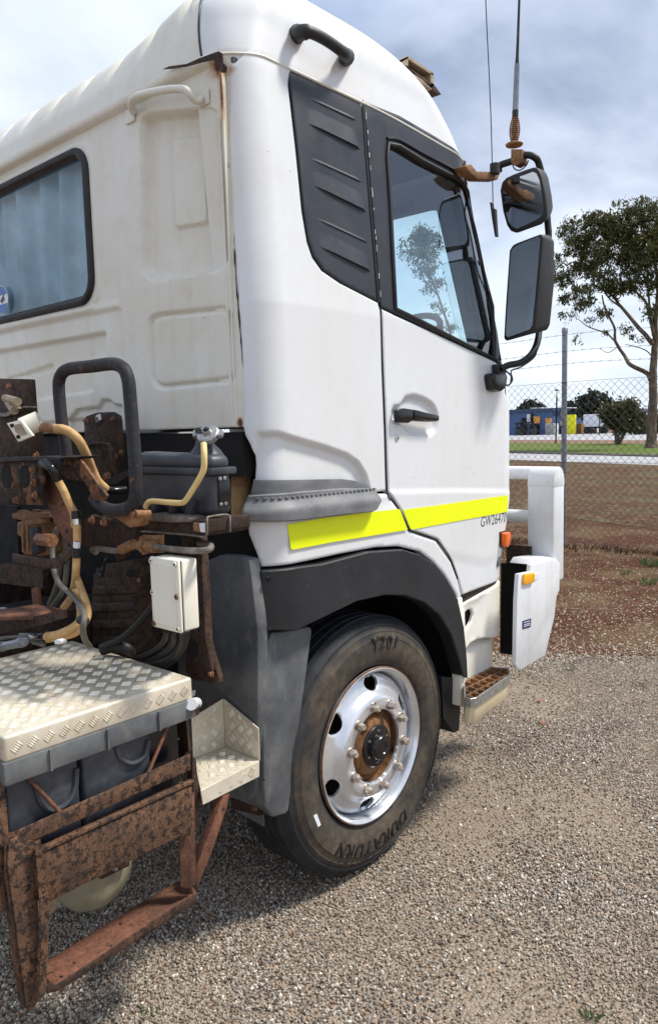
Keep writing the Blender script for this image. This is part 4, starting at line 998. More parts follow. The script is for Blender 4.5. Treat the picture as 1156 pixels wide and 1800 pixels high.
mirror('wide_angle_mirror', [(877, 335), (880, 320), (888, 312), (901, 306), (920, 299), (939, 293), (946, 296), (952, 310), (959, 345), (962, 376), (958, 388), (950, 395), (925, 404), (906, 411), (896, 407), (889, 397), (882, 372)],
       [(905, 335), (908, 322), (915, 316), (925, 310), (938, 304), (950, 297), (959, 302), (964, 313), (970, 345), (972, 365), (967, 380), (960, 386), (945, 392), (930, 397), (920, 393), (914, 384), (908, 365)],
       [(883, 337), (885, 325), (892, 318), (903, 313), (920, 308), (936, 302), (942, 305), (947, 316), (953, 348), (955, 371), (951, 380), (943, 386), (922, 396), (908, 402), (899, 398), (893, 389), (887, 370)], 3.24, .12, .012)
ab = on('Y', 3.30, 903, 255); up = Vector((.012, 0, 1)).normalized()
def axpt(py_, Y=3.30, x=None): return on('Y', Y, x if x is not None else 903+(255-py_)*.035, py_)
aer = MB().lathe([(0, .004), (.036, .004), (.040, .0), (.036, -.006), (.012, -.012), (0, -.012)], axpt(254), (0, 0, 1), 24).build('whip_aerial', 'rust_ochre', truck)
slab('aerial_clamp', 'Y', 3.275, [(897, 262), (917, 262), (917, 285), (905, 292), (897, 287)], .05, 'rust_ochre', aer, bevel=.003)
mb = MB(); p0, p1 = axpt(251), axpt(207); n_ = 12
for i in range(n_):
    k_ = (i+.5)/n_; r_ = .012+.010*math.sin(math.pi*k_); q = p0.lerp(p1, k_); mb.tube([q+Vector((r_*math.cos(a), r_*math.sin(a), .0)) for a in np.linspace(0, 2*math.pi, 16, endpoint=False)], .0032, 5, closed=True)
mb.tube([p0, p1], [.011, .011], 10); o = mb.build('aerial_spring', 'rust_ochre', aer, smooth=60)
MB().tube([axpt(207), axpt(194)], .014, 12).build('aerial_collar', 'rubber', aer)
MB().tube([axpt(194), axpt(150), axpt(113)], [.0135, .0125, .0115], 12).build('aerial_sleeve', 'galv', aer, smooth=60)
MB().tube([axpt(113), axpt(100), axpt(60), axpt(-60), axpt(-260)], [.0095, .007, .006, .005, .003], 10).build('aerial_whip', 'rubber', aer, smooth=60)
pipe('aerial_cable', [(899, 286, 3.28), (904, 297, 3.27), (914, 299, 3.27), (924, 291, 3.28), (928, 282, 3.29)], .003, 'rubber', aer, 6, 6)
aer2 = MB().tube(path([(851, -120, 3.5), (853, 0, 3.5), (862, 200, 3.5), (866, 372, 3.5)], 3), .0025, 6).build('thin_aerial', 'rubber', truck)
slab('aerial_foot', 'Y', 3.49, [(860, 355), (863, 356), (865, 366), (869, 367), (872, 415), (869, 416), (864, 385)], .02, 'rubber', aer2)

# ------------------------------------------------------------------ bull bar
bb = MB().box((-.045, 3.60, .90), (.10, 3.72, 1.40)).build('bull_bar', 'bar_white', truck, bevel=.009, seg=2)
def arcbox():
    prof = [(3.60, 1.38)]+[(3.66+.062*math.cos(a), 1.40+.085*math.sin(a)) for a in np.linspace(math.pi, 0, 12)]+[(3.72, 1.38)]
    return MB().prism([Vector((.101, y, z)) for y, z in prof], (-.147, 0, 0)).build('upright_cap', 'bar_white', bb, bevel=.006)
arcbox()
for yy in (831, 908): z = on('Y', 3.66, 925, yy).z; MB().tube([(-.04, 3.66, z), (-2.40, 3.66, z)], .034, 20).build('cross_tube', 'bar_white', bb, smooth=60)
MB().box((-2.5, 3.60, .90), (-2.36, 3.72, 1.45)).build('upright', 'bar_white', bb, bevel=.018)
pl = slab('side_plate', 'X', .115, [(911, 1009), (931, 1005), (932, 993), (938, 992), (976, 981), (984, 990), (983, 1038), (978, 1049), (974, 1085), (958, 1152), (916, 1177), (910, 1177), (906, 1169), (908, 1058)], .022, 'bar_white', bb, bevel=.005)
slab('plate_flange', 'X', .10, [(934, 993), (975, 982), (965, 979), (940, 983)], .12, 'bar_white', bb, bevel=.003)
slab('mounting_plate', 'Y', 3.56, [(889, 957), (932, 961), (932, 992), (889, 990)], .012, 'rust_dark', bb)
slab('dark_underside_slab', 'Y', 3.58, [(880, 990), (934, 992), (930, 1010), (908, 1100), (904, 1152), (878, 1148)], .25, 'dark', bb)  # near-black slab standing in for the shaded underside of the front
slab('amber_reflector', 'X', .126, [(921, 1010), (938, 1007), (940, 1010), (938, 1024), (923, 1028), (920, 1025)], .010, 'amber', bb, bevel=.002)
slab('white_reflector', 'X', .118, [(939, 1010), (946, 1007), (945, 1017), (939, 1020)], .002, 'print_white', bb)
lb = slab('blue_label', 'X', .1175, [(918, 1092), (933, 1087), (932, 1102), (918, 1106)], .002, 'label_blue', bb)
for yy in (1094, 1098, 1101): slab('label_line', 'X', .1185, [(920, yy+.3), (931, yy-3.4), (931, yy-2.4), (920, yy+1.3)], .001, 'print_white', lb)

# ------------------------------------------------------------------ inner mudguard behind the wheel
mg = MB()
outer = [(1.715, .965), (1.76, 1.02), (1.95, 1.0), (1.960, .985), (1.915, .80), (1.87, .62), (1.835, .46), (1.812, .365), (1.80, .358), (1.735, .37), (1.70, .42), (1.70, .55), (1.705, .75), (1.70, .93)]
mg.prism([Vector((-.035, y, z)) for y, z in outer], (-.46, 0, 0))
guard = mg.build('rear_mudguard', 'guard', truck, bevel=.012, seg=3)
slab('guard_upper', 'Y', 1.678, [(352, 990), (385, 976), (415, 978), (438, 984), (446, 1050), (453, 1112), (453, 1260), (448, 1390), (440, 1405), (412, 1396), (372, 1260), (345, 1200)], .05, 'guard', guard, bevel=.010)
slab('guard_bracket', 'Y', 1.72, [(405, 1404), (460, 1416), (462, 1433), (455, 1434), (410, 1422)], .015, 'rust_dark', guard)
bolt(on('Y', 1.715, 449, 1421), (0, -1, 0), .010, guard)
slab('guard_skirt', 'Y', 1.74, [(412, 1424), (462, 1433), (463, 1453), (440, 1440), (418, 1428)], .005, 'guard', guard)
bolt(on('Y', 1.66, 464, 1369), (0, -1, 0), .006, guard, 'rubber', 'clip')

# ------------------------------------------------------------------ things on the back of the chassis
TR = truck
tan_f = pipe('fuel_filter', [(424, 797, 1.78), (424, 905, 1.78)], .036, 'pipe_tan' if 'pipe_tan' in M else 'wood', TR, 1, 20)
pipe('filter_band', [(424, 848, 1.78), (424, 853, 1.78)], .039, 'rust_ochre', tan_f, 1, 20)
# coolant tank
Yt = 1.38
tx0 = on('Y', Yt, 240, 850).x; tx1 = on('Y', Yt, 372, 850).x; tz0 = on('Y', Yt, 300, 903).z; tz1 = on('Y', Yt, 300, 826).z; tz2 = on('Y', Yt, 300, 800).z
ty1 = on('X', tx1, 408, 850).y
tank = MB().box((tx0, Yt, tz0), (tx1, ty1, tz1)).build('coolant_tank', 'tank', TR, bevel=.022, seg=4)
MB().box((tx0, Yt-.010, tz1-.012), (tx1+.012, ty1+.01, tz1+.008)).build('tank_flange', 'tank', tank, bevel=.004)
MB().prism([Vector((tx0, Yt, tz1)), Vector((tx1, Yt, tz1)), Vector((tx1-.005, Yt, tz2)), Vector((tx0+.01, Yt, tz2+.01))], (0, ty1-Yt, 0)).build('tank_top', 'tank', tank, bevel=.018, seg=3)
nk = on('Y', Yt+.06, 362, 800); cp = on('Y', Yt+.05, 366, 764); nd = (cp-nk+Vector((0, -.03, 0))).normalized()
MB().lathe([(.062, -.02), (.045, .01), (.028, .03), (.024, .05), (.024, .08)], nk, Vector((.05, -.12, 1)), 28).build('filler_neck', 'tank', tank, smooth=60)
ca = Vector((.30, -.62, .72)).normalized()
capt = MB().lathe([(0, .020), (.012, .020), (.014, .010), (.030, .010), (.034, .006), (.035, -.006), (.030, -.012), (.0, -.012)], cp, ca, 24).build('radiator_cap', 'grey_metal', tank, smooth=40)
for sg in (-1, 1):
    x_, y_ = MB().frame(ca); c_ = cp+x_*.034*sg; MB().prism([c_-y_*.014+ca*.008, c_+y_*.014+ca*.008, c_+y_*.009+x_*.012*sg+ca*.008, c_-y_*.009+x_*.012*sg+ca*.008], -ca*.014).build('cap_lug', 'grey_metal', capt, bevel=.002)
bolt(cp+ca*.018, ca, .010, capt, 'rubber', 'cap_rivet')
for px_ in ((300, 878), (330, 878), (268, 878)): slab('tank_foot', 'Y', Yt-.02, [(px_[0], 880), (px_[0]+9, 880), (px_[0]+4, 908), (px_[0]-7, 908)], .03, 'tank', tank, bevel=.002)
bp = MB().box((tx1-.002, on('X', tx1, 383, 850).y, on('X', tx1, 385, 890).z), (tx1+.006, on('X', tx1, 402, 850).y, on('X', tx1, 385, 842).z)).build('tank_plate', 'gloss_black', tank, bevel=.002)
for q in ((387, 841), (395, 840), (389, 886), (397, 885)): bolt(on('X', tx1+.007, *q), (1, 0, 0), .006, tank, 'chrome', 'rivet')
pipe('overflow_hose', [(358, 779, 1.34), (359, 800, 1.33), (358, 824, 1.33), (350, 842, 1.33), (338, 862, 1.33), (326, 880, 1.33), (318, 884, 1.33), (295, 883, 1.33), (270, 881, 1.33), (260, 884, 1.33), (256, 892, 1.33)], .0085, 'pipe_yellow', TR, 5, 10)
pipe('overflow_hose', [(256, 890, 1.33), (250, 905, 1.34), (240, 915, 1.36)], .0085, 'rubber', TR, 4, 10)
slab('tank_shelf', 'Y', 1.33, [(250, 907), (262, 903), (325, 908), (334, 912), (333, 918), (300, 919), (254, 916)], .10, 'steel', TR, bevel=.004)
sh = slab('tank_bracket', 'Y', 1.345, [(236, 917), (365, 914), (365, 936), (360, 943), (330, 940), (236, 932)], .16, 'rust_dark', TR, bevel=.003)
pipe('bracket_edge', [(236, 933, 1.34), (330, 940, 1.34), (358, 944, 1.34), (364, 936, 1.34), (364, 913, 1.34), (370, 908, 1.36), (400, 905, 1.42), (404, 915, 1.42), (404, 935, 1.42)], .0035, 'steel', sh, 3, 6)
slab('torn_label', 'Y', 1.340, [(350, 920), (360, 919), (360, 936), (352, 935)], .002, 'print_white', sh); slab('label_dirt', 'Y', 1.339, [(340, 918), (349, 919), (350, 935), (340, 933)], .002, 'rust_ochre', sh)
slab('bracket_wing', 'Y', 1.50, [(366, 912), (404, 907), (404, 936), (380, 925), (366, 940)], .02, 'rust_dark', sh)
bolt(on('Y', 1.49, 394, 921), (0, -1, 0), .010, sh)
# junction box on its post
post = slab('box_post', 'Y', 1.50, [(318, 938), (356, 938), (362, 1040), (366, 1130), (384, 1190), (384, 1202), (340, 1196), (326, 1180), (322, 1050)], .02, 'rust_dark', TR, bevel=.003)
slab('post_rib', 'Y', 1.485, [(345, 940), (352, 940), (361, 1120), (372, 1180), (362, 1180), (352, 1120)], .02, 'rust_dark', post, bevel=.003)
slab('post_hole', 'Y', 1.498, [(338+9*math.cos(a), 1141+18*math.sin(a)) for a in np.linspace(0, 6.28, 16, endpoint=False)], .003, 'dark', post)
bolt(on('Y', 1.49, 372, 1184), (0, -1, 0), .012, post)
Yj = 1.26
jx0 = on('Y', Yj, 267, 1040).x; jx1 = on('Y', Yj, 314.5, 1040).x; jz0 = on('Y', Yj, 292, 1106).z; jz1 = on('Y', Yj, 290, 983).z; jy1 = on('X', jx1, 349, 1040).y
jb = MB().box((jx0, Yj+.012, jz0), (jx1, jy1, jz1)).build('junction_box', 'box_cream', TR, bevel=.006, seg=3)
MB().box((jx0-.002, Yj-.002, jz0-.002), (jx1+.002, Yj+.010, jz1+.002)).build('box_lid', 'box_cream', jb, bevel=.005, seg=3)
MB().box((jx0+.012, Yj-.0045, jz0+.012), (jx1-.012, Yj-.0015, jz1-.012)).build('lid_panel', 'box_cream', jb, bevel=.0012, seg=1)
MB().box((jx0+.001, Yj+.0095, jz0+.001), (jx1+.0005, Yj+.0125, jz1-.001)).build('box_gasket', 'rubber', jb)
for fx in (0, 1):
    for fz in (0, .5, 1):
        c_ = Vector((jx0+.008+(jx1-jx0-.016)*fx, Yj-.003, jz0+.010+(jz1-jz0-.020)*fz))
        MB().lathe([(.0, .003), (.0035, .003), (.0035, .0)], c_, (0, -1, 0), 12).build('lid_screw', 'rubber', jb)
        MB().lathe([(.0035, .002), (.007, .003), (.008, 0)], c_, (0, -1, 0), 16).build('screw_boss', 'rust_ochre' if (fx, fz) in ((0, 0), (1, .5)) else 'box_cream', jb)
for pts_, r_ in (([(293, 1108, 1.32), (290, 1125, 1.34), (270, 1145, 1.4), (240, 1158, 1.45)], .010), ([(305, 1110, 1.34), (303, 1130, 1.36), (285, 1150, 1.4), (255, 1165, 1.45)], .013),
                 ([(320, 1108, 1.36), (318, 1130, 1.38), (300, 1155, 1.4), (260, 1172, 1.42)], .014), ([(328, 1106, 1.38), (324, 1132, 1.4), (306, 1158, 1.42), (270, 1180, 1.44)], .012)):
    pipe('box_cable', pts_, r_, 'rubber', TR, 6, 10)
pipe('black_conduit', [(268, 1066, 1.38), (255, 1083, 1.38), (235, 1105, 1.38), (210, 1125, 1.36), (178, 1138, 1.32)], .011, 'rubber', TR, 6, 10)
pipe('black_conduit', [(180, 1142, 1.34), (200, 1136, 1.36), (222, 1140, 1.38), (230, 1150, 1.4)], .020, 'rubber', TR, 6, 10)
# ribbed brown cover
rc = slab('ribbed_cover', 'Y', 1.50, [(163, 1010), (180, 992), (228, 986), (240, 1000), (240, 1150), (160, 1150)], .12, 'rust_dark', TR, bevel=.008)
for k in range(4): y = 1030+k*30; slab('pressed_rib', 'Y', 1.485, [(162, y), (236, y-3), (238, y+13), (160, y+17)], .03, 'rust_dark', rc, bevel=.006, )
slab('cover_side', 'X', on('Y', 1.50, 240, 1050).x+.002, [(240, 985), (268, 980), (268, 1120), (240, 1150)], .02, 'rust_dark', rc)
slab('cover_hole', 'Y', 1.497, [(229+7*math.cos(a), 1008+7*math.sin(a)) for a in np.linspace(0, 6.28, 12, endpoint=False)], .003, 'dark', rc)
bolt(on('Y', 1.47, 245, 1020), (0, -1, 0), .009, rc)
pipe('plastic_tag', [(172, 1000, 1.48), (180, 1012, 1.47), (184, 990, 1.46), (190, 980, 1.46)], .006, 'rubber', rc, 4, 6)
# rusty union and pipe
pipe('brake_pipe', [(170, 972, 1.36), (162, 966, 1.34), (170, 964, 1.32), (200, 968, 1.30), (218, 966, 1.30)], .0095, 'steel', TR, 5, 10)
un = pipe('pipe_union', [(214, 966, 1.30), (226, 960, 1.30), (236, 956, 1.30)], .016, 'rust_ochre', TR, 3, 8)
MB().tube([on('Y', 1.30, 232, 958), on('Y', 1.30, 250, 960)], .012, 10).build('union_neck', 'rust_ochre', un)
slab('union_plate', 'Y', 1.32, [(244, 945), (252, 940), (268, 941), (286, 940), (286, 972), (262, 972), (250, 976), (244, 962)], .006, 'rust_ochre', un)
MB().tube([on('Y', 1.305, 250, 959), on('Y', 1.305, 257, 959.6)], .021, 6).build('hexagon_nut', 'rust_ochre', un, smooth=25)
MB().tube([on('Y', 1.305, 259, 960), on('Y', 1.305, 273, 961)], .018, 6).build('hexagon_nut', 'rust_ochre', un, smooth=25)
pipe('brake_pipe', [(272, 961, 1.305), (300, 965, 1.31), (340, 968, 1.32), (364, 967, 1.33), (371, 962, 1.35), (366, 956, 1.40), (350, 955, 1.46)], .0095, 'steel', TR, 5, 10)
# bent tube hoop
hoop = pipe('tube_hoop', [(119, 812, 1.22), (115, 780, 1.22), (109, 740, 1.22), (105, 700, 1.22), (104, 672, 1.22), (110, 656, 1.22), (124, 648, 1.22), (160, 644, 1.22), (190, 640, 1.22), (206, 641, 1.22), (219, 650, 1.22), (226, 670, 1.22),
                          (229, 700, 1.22), (233, 750, 1.22), (237, 800, 1.22), (239, 845, 1.22), (239, 868, 1.22), (234, 885, 1.22), (222, 894, 1.22), (205, 897, 1.22), (190, 895, 1.22), (176, 887, 1.22), (165, 874, 1.22)], .0185, 'tube_black', TR, 5, 14)
pipe('hoop_stud', [(112, 650, 1.22), (112, 645, 1.22)], .006, 'rubber', hoop, 1, 8)
slab('diagonal_bracket', 'Y', 1.20, [(112, 806), (138, 805), (146, 815), (187, 872), (180, 881), (165, 880), (150, 850), (128, 822), (112, 818)], .012, 'rust_paint', TR, bevel=.003)
slab('bracket_leg', 'Y', 1.215, [(108, 818), (128, 822), (140, 845), (120, 842), (106, 832)], .04, 'rust_dark', TR)
hb = slab('hoop_clamp', 'Y', 1.235, [(182, 899), (240, 899), (242, 906), (236, 925), (228, 928), (205, 912), (180, 907)], .05, 'rust_ochre', TR, bevel=.004)
for q in ((184, 918), (163, 914), (238, 903)): bolt(on('Y', 1.22, *q), (0, -1, 0), .013, hb)
slab('lower_bracket', 'Y', 1.32, [(132, 925), (160, 905), (240, 925), (236, 960), (205, 990), (198, 965), (150, 960), (134, 958)], .02, 'rust_dark', TR, bevel=.003)
# bolted plates under the rear wall
mp = slab('cab_mount_plate', 'Y', 1.60, [(147, 737), (152, 731), (170, 725), (196, 724), (206, 730), (208, 738), (211, 790), (209, 822), (200, 852), (158, 852), (150, 800)], .02, 'rust_dark', TR, bevel=.004)
for q in ((152, 740), (173, 736), (199, 737), (191, 783), (204, 803), (214, 796)): bolt(on('Y', 1.59, *q), (0, -1, 0), .012, mp)
slab('plate_wedge', 'Y', 1.585, [(168, 731), (173, 728), (175, 738), (169, 742)], .01, 'print_white', mp)
sw2 = slab('swivel_plate', 'Y', 1.50, [(157, 784), (163, 780), (188, 781), (193, 790), (200, 846), (190, 850), (170, 848)], .02, 'rust_dark', TR, bevel=.004)
pipe('plate_lip', [(157, 786, 1.495), (163, 780, 1.495), (186, 780, 1.495), (193, 790, 1.495), (200, 844, 1.495)], .004, 'rust_dark', sw2, 4, 6)
bolt(on('Y', 1.48, 190, 838), (0, -1, 0), .018, sw2)
slab('cross_plate', 'Y', 1.45, [(185, 845), (210, 832), (224, 826), (224, 838), (212, 845), (206, 850), (195, 851)], .03, 'tube_black', TR)
pp = slab('perforated_plate', 'Y', 1.16, [(-60, 812), (20, 803), (72, 803), (75, 840), (72, 888), (20, 886), (-60, 884)], .012, 'rust_paint', TR, bevel=.002)
for c_ in (11, 43): slab('plate_hole', 'Y', 1.158, [(c_+9*math.cos(a)+1*math.sin(a), 838+20*math.sin(a)) for a in np.linspace(0, 6.28, 20, endpoint=False)], .003, 'dark', pp)
for q in ((59, 825), (28, 853), (61, 848), (63, 870), (30, 879), (66, 801)): bolt(on('Y', 1.15, *q), (0, -1, 0), .0125, pp)
slab('plate_top', 'Y', 1.14, [(-60, 806), (70, 803), (108, 804), (104, 808), (60, 809), (-60, 814)], .12, 'tube_black', TR)
up = slab('upper_post', 'Y', 1.24, [(-60, 664), (38, 666), (43, 730), (52, 745), (54, 806), (-60, 812)], .05, 'rust_dark', TR, bevel=.004)
bolt(on('Y', 1.23, 18, 680), (0, -1, 0), .012, up)
for q, q2 in (((10, 700), (32, 706)), ((16, 708), (26, 722))): MB().tube([on('Y', 1.22, *q), on('Y', 1.20, *q2)], .014, 8).build('post_fitting', 'wood', up)
slab('post_bracket', 'Y', 1.22, [(-20, 725), (10, 726), (38, 714), (42, 716), (12, 732), (-20, 732)], .05, 'steel', up)
slab('fitting_tab', 'Y', 1.20, [(20, 712), (28, 710), (34, 718), (24, 722)], .01, 'wood', up)
# socket
so_ = MB().tube([on('Y', 1.12, 40, 752), on('Y', 1.16, 71, 739)], .030, 24).build('trailer_socket', 'box_cream', TR, bevel=.003)
slab('socket_flange', 'Y', 1.10, [(12, 744), (36, 738), (58, 766), (32, 777)], .008, 'box_cream', so_, bevel=.002)
slab('socket_mouth', 'Y', 1.098, [(24, 748), (36, 744), (48, 763), (38, 766), (28, 760)], .002, 'wood', so_)
for q in ((21, 748), (32, 768)): slab('socket_hole', 'Y', 1.098, [(q[0]+3.5*math.cos(a), q[1]+3.5*math.sin(a)) for a in np.linspace(0, 6.28, 10, endpoint=False)], .002, 'dark', so_)
pipe('hose_fitting', [(76, 752, 1.16), (84, 752, 1.16), (92, 755, 1.17)], .015, 'rust_ochre', TR, 2, 8)
pipe('ochre_hose', [(95, 754, 1.18), (112, 755, 1.18), (126, 762, 1.20), (140, 776, 1.22), (152, 800, 1.25), (162, 825, 1.28), (172, 846, 1.30), (186, 860, 1.33)], .0145, 'hose', TR, 6, 12)
pipe('hose_end', [(186, 860, 1.33), (200, 863, 1.36), (222, 861, 1.40)], .013, 'gloss_black', TR, 3, 10)
# brown quadrant plate
slab('quadrant_plate', 'Y', 1.21, [(66, 813), (78, 815), (92, 826), (102, 842), (112, 866), (124, 885), (134, 905), (138, 935), (134, 955), (126, 962), (112, 945), (98, 925), (88, 900), (78, 862)], .012, 'rust_red', TR, bevel=.002)
pipe('ochre_hose', [(102, 844, 1.14), (112, 862, 1.15), (122, 885, 1.16), (130, 905, 1.17), (132, 925, 1.18)], .0115, 'hose', TR, 5, 12)
pipe('hose_end', [(75, 813, 1.12), (88, 820, 1.12), (97, 832, 1.13), (102, 844, 1.14)], .013, 'gloss_black', TR, 3, 10)
pipe('hose_ferrule', [(133, 898, 1.17), (134, 912, 1.17)], .013, 'rubber', TR, 1, 10); pipe('hose_ferrule', [(134.5, 912, 1.17), (135.5, 922, 1.17)], .0125, 'chrome', TR, 1, 10)
pipe('ochre_hose', [(135.5, 922, 1.17), (136, 938, 1.17), (136, 950, 1.17)], .0115, 'hose', TR, 2, 12)
pipe('hose_ferrule', [(136, 951, 1.17), (135, 962, 1.17)], .0105, 'print_white', TR, 1, 10); pipe('hose_ferrule', [(135, 964, 1.17), (135, 980, 1.17)], .0125, 'rubber', TR, 1, 10)
pipe('ochre_hose', [(135, 980, 1.17), (134, 1005, 1.17), (131, 1030, 1.19), (124, 1052, 1.22), (112, 1068, 1.26)], .0115, 'hose', TR, 5, 12)
pipe('ochre_hose', [(133, 1010, 1.19), (143, 1035, 1.17), (152, 1060, 1.15), (155, 1080, 1.14), (150, 1095, 1.12)], .0105, 'hose', TR, 5, 12)
pipe('ochre_hose', [(131, 1032, 1.20), (140, 1055, 1.17), (143, 1080, 1.14), (138, 1096, 1.11), (120, 1108, 1.09), (100, 1116, 1.08), (82, 1119, 1.08)], .0125, 'hose', TR, 5, 12)
pipe('ochre_hose', [(150, 1094, 1.12), (140, 1108, 1.11), (122, 1117, 1.10), (84, 1124, 1.09)], .0100, 'hose', TR, 5, 12)
pipe('hose_end', [(82, 1116, 1.08), (62, 1118, 1.08), (40, 1118, 1.08)], .014, 'gloss_black', TR, 2, 10); pipe('hose_end', [(82, 1124, 1.09), (60, 1126, 1.09)], .012, 'gloss_black', TR, 2, 10)
pipe('cable_tie', [(142, 1089, 1.09), (150, 1093, 1.09)], .014, 'rubber', TR, 1, 10)
pipe('grey_hose', [(100, 928, 1.26), (94, 955, 1.25), (93, 975, 1.24), (96, 1005, 1.22), (106, 1028, 1.20), (126, 1046, 1.16), (142, 1066, 1.12), (149, 1085, 1.09), (146, 1105, 1.08), (150, 1125, 1.10), (158, 1136, 1.14)], .0085, 'grey_hose', TR, 5, 10)
pipe('grey_hose', [(112, 935, 1.34), (118, 985, 1.34), (112, 1035, 1.34), (92, 1068, 1.36)], .010, 'grey_hose', TR, 5, 10)
pipe('grey_hose', [(104, 940, 1.36), (106, 985, 1.36), (100, 1030, 1.36), (88, 1062, 1.36)], .010, 'grey_hose', TR, 5, 10)
pipe('grey_cable', [(-10, 1124, 1.05), (18, 1120, 1.05), (45, 1121, 1.05), (60, 1129, 1.06), (78, 1135, 1.07)], .0055, 'grey_hose', TR, 5, 8)
cn = pipe('inline_connector', [(2, 1137, 1.03), (22, 1133, 1.03), (44, 1128, 1.03)], .013, 'galv', TR, 2, 12)
for q in ((5, 1136.5), (38, 1129.5)): pipe('connector_ring', [(q[0]-2, q[1], 1.03), (q[0]+2, q[1]-.7, 1.03)], .016, 'galv', cn, 1, 12)
slab('plug_nut', 'Y', 1.04, [(95, 1126), (100, 1124), (107, 1126), (107, 1132), (96, 1133)], .02, 'print_white', TR, bevel=.003)
slab('plug_nut', 'Y', 1.04, [(46, 1119), (52, 1116), (57, 1120), (54, 1124)], .02, 'chrome', TR, bevel=.002)
# valve body
vb = slab('valve_body', 'Y', 1.27, [(30, 917), (74, 917), (76, 945), (72, 978), (40, 974), (36, 944), (30, 940)], .09, 'rust_ochre', TR, bevel=.006)
slab('valve_lid', 'Y', 1.25, [(20, 903), (34, 901), (88, 902), (90, 910), (60, 914), (48, 917), (22, 911)], .11, 'rust_ochre', vb, bevel=.003)
slab('lid_rim', 'Y', 1.245, [(38, 915), (70, 912), (80, 912), (78, 920), (62, 922), (40, 922)], .02, 'rust_ochre', vb, bevel=.002)
pipe('lid_boss', [(65, 903, 1.28), (65, 896, 1.28)], .014, 'rust_ochre', vb, 1, 12); pipe('lid_boss', [(42, 903, 1.28), (42, 898, 1.28)], .020, 'rust_ochre', vb, 1, 12)
slab('valve_block', 'Y', 1.255, [(50, 928), (66, 926), (68, 972), (56, 976)], .03, 'tube_black', vb, bevel=.004)
for x in (38, 46): slab('cooling_fin', 'Y', 1.262, [(x, 924), (x+3, 924), (x+4, 970), (x+1, 970)], .02, 'rust_ochre', vb)
MB().tube([on('Y', 1.25, 70, 947), on('Y', 1.22, 92, 950)], .022, 6).build('hexagon_plug', 'bolt', vb, smooth=25)
slab('strap_bracket', 'Y', 1.17, [(22, 973), (60, 980), (88, 983), (102, 978), (118, 964), (130, 958), (130, 972), (112, 992), (96, 1000), (70, 998), (40, 992), (22, 989)], .006, 'rust_dark', TR, bevel=.001)
slab('frame_bracket', 'Y', 1.42, [(-40, 1000), (10, 990), (76, 1002), (76, 1035), (40, 1030), (0, 1025), (-40, 1035)], .02, 'rust_dark', TR)
slab('frame_plate', 'Y', 1.46, [(-60, 880), (30, 890), (34, 990), (-60, 1000)], .02, 'dark', TR)
sp_ = MB().prism([on('Z', 1.17, *p) for p in ((-60, 1085), (-60, 1072), (0, 1072), (68, 1061), (111, 1070), (60, 1083))], (0, 0, -.012)).build('rusty_shelf', 'rust_red', TR, bevel=.003)
slab('shelf_front', 'Y', on('Z', 1.17, 60, 1083).y, [(-60, 1098), (60, 1084), (112, 1072), (114, 1086), (62, 1102), (-60, 1125)], .01, 'rust_dark', sp_)
slab('shelf_stud', 'Y', 1.28, [(55, 1035), (65, 1032), (68, 1062), (57, 1064)], .015, 'rust_red', sp_, bevel=.002)
pipe('shelf_tube', [(-10, 1071, 1.3), (12, 1070, 1.3)], .006, 'galv', sp_, 1, 8)

# ------------------------------------------------------------------ battery box with chequer plate lid
LZ, LX, LY0, LY1, LXI = .972, .008, .806, 1.385, -.675
bbx = MB().prism([Vector((LXI, LY1, .0)), Vector((LX, LY1, 0)), Vector((LX, LY0, 0)), Vector((LXI, LY0, 0))], (0, 0, 0.001))
lid = MB().box((LXI, LY0, LZ-.068), (LX, LY1, LZ)).build('chequer_lid', 'checker', TR, bevel=.009, seg=4)
def tread(name, o_, ux, uy, w_, h_, parent, poly=None, cell=.037, per=5, hgt=.0022, L_=.030, seed=1):
    o_, ux, uy = Vector(o_), Vector(ux).normalized(), Vector(uy).normalized(); nz = ux.cross(uy); mb = MB(); r_ = random.Random(seed)
    ni, nj = int((w_+h_)/cell*.75)+2, int((w_+h_)/cell*.75)+2; q_ = R(45)
    for i in range(-ni, ni+1):
        for j in range(-nj, nj+1):
            a0, b0 = i*cell, j*cell; cx = a0*math.cos(q_)-b0*math.sin(q_)+w_/2; cy = a0*math.sin(q_)+b0*math.cos(q_)+h_/2
            al = q_ if (i+j) % 2 else q_+math.pi/2
            for k in range(per):
                of = (k-(per-1)/2)*cell/(per+.3)
                x = cx-math.sin(al)*of; y = cy+math.cos(al)*of; dx, dy = math.cos(al)*L_/2, math.sin(al)*L_/2
                e0, e1 = (x-dx, y-dy), (x+dx, y+dy)
                if poly is not None:
                    if not pip(np.array([e0, e1]), poly).all() or pdist(np.array([e0, e1]), poly).min() < .004: continue
                elif not (.006 < min(e0[0], e1[0]) and max(e0[0], e1[0]) < w_-.006 and .006 < min(e0[1], e1[1]) and max(e0[1], e1[1]) < h_-.006): continue
                T = lambda a, b, c: o_+ux*a+uy*b+nz*c
                wx, wy = -math.sin(al)*.0024, math.cos(al)*.0024; f_ = .8
                mb.add([T(e0[0], e0[1], 0), T(x+wx, y+wy, 0), T(e1[0], e1[1], 0), T(x-wx, y-wy, 0), T(x-dx*.7, y-dy*.7, hgt), T(x+dx*.7, y+dy*.7, hgt)],
                       [(1, 0, 4), (1, 4, 5), (2, 1, 5), (3, 2, 5), (3, 5, 4), (0, 3, 4)])
    ob = mb.build(name, 'tread', parent, smooth=None); return tag(ob, kind='stuff')
tread('tread_bars', (LXI+.008, LY0+.008, LZ), (1, 0, 0), (0, 1, 0), LX-LXI-.016, LY1-LY0-.016, lid)
tread('tread_bars', (LX, LY0+.006, LZ-.062), (0, 1, 0), (0, 0, 1), LY1-LY0-.012, .054, lid, cell=.0225*1.35, L_=.026)
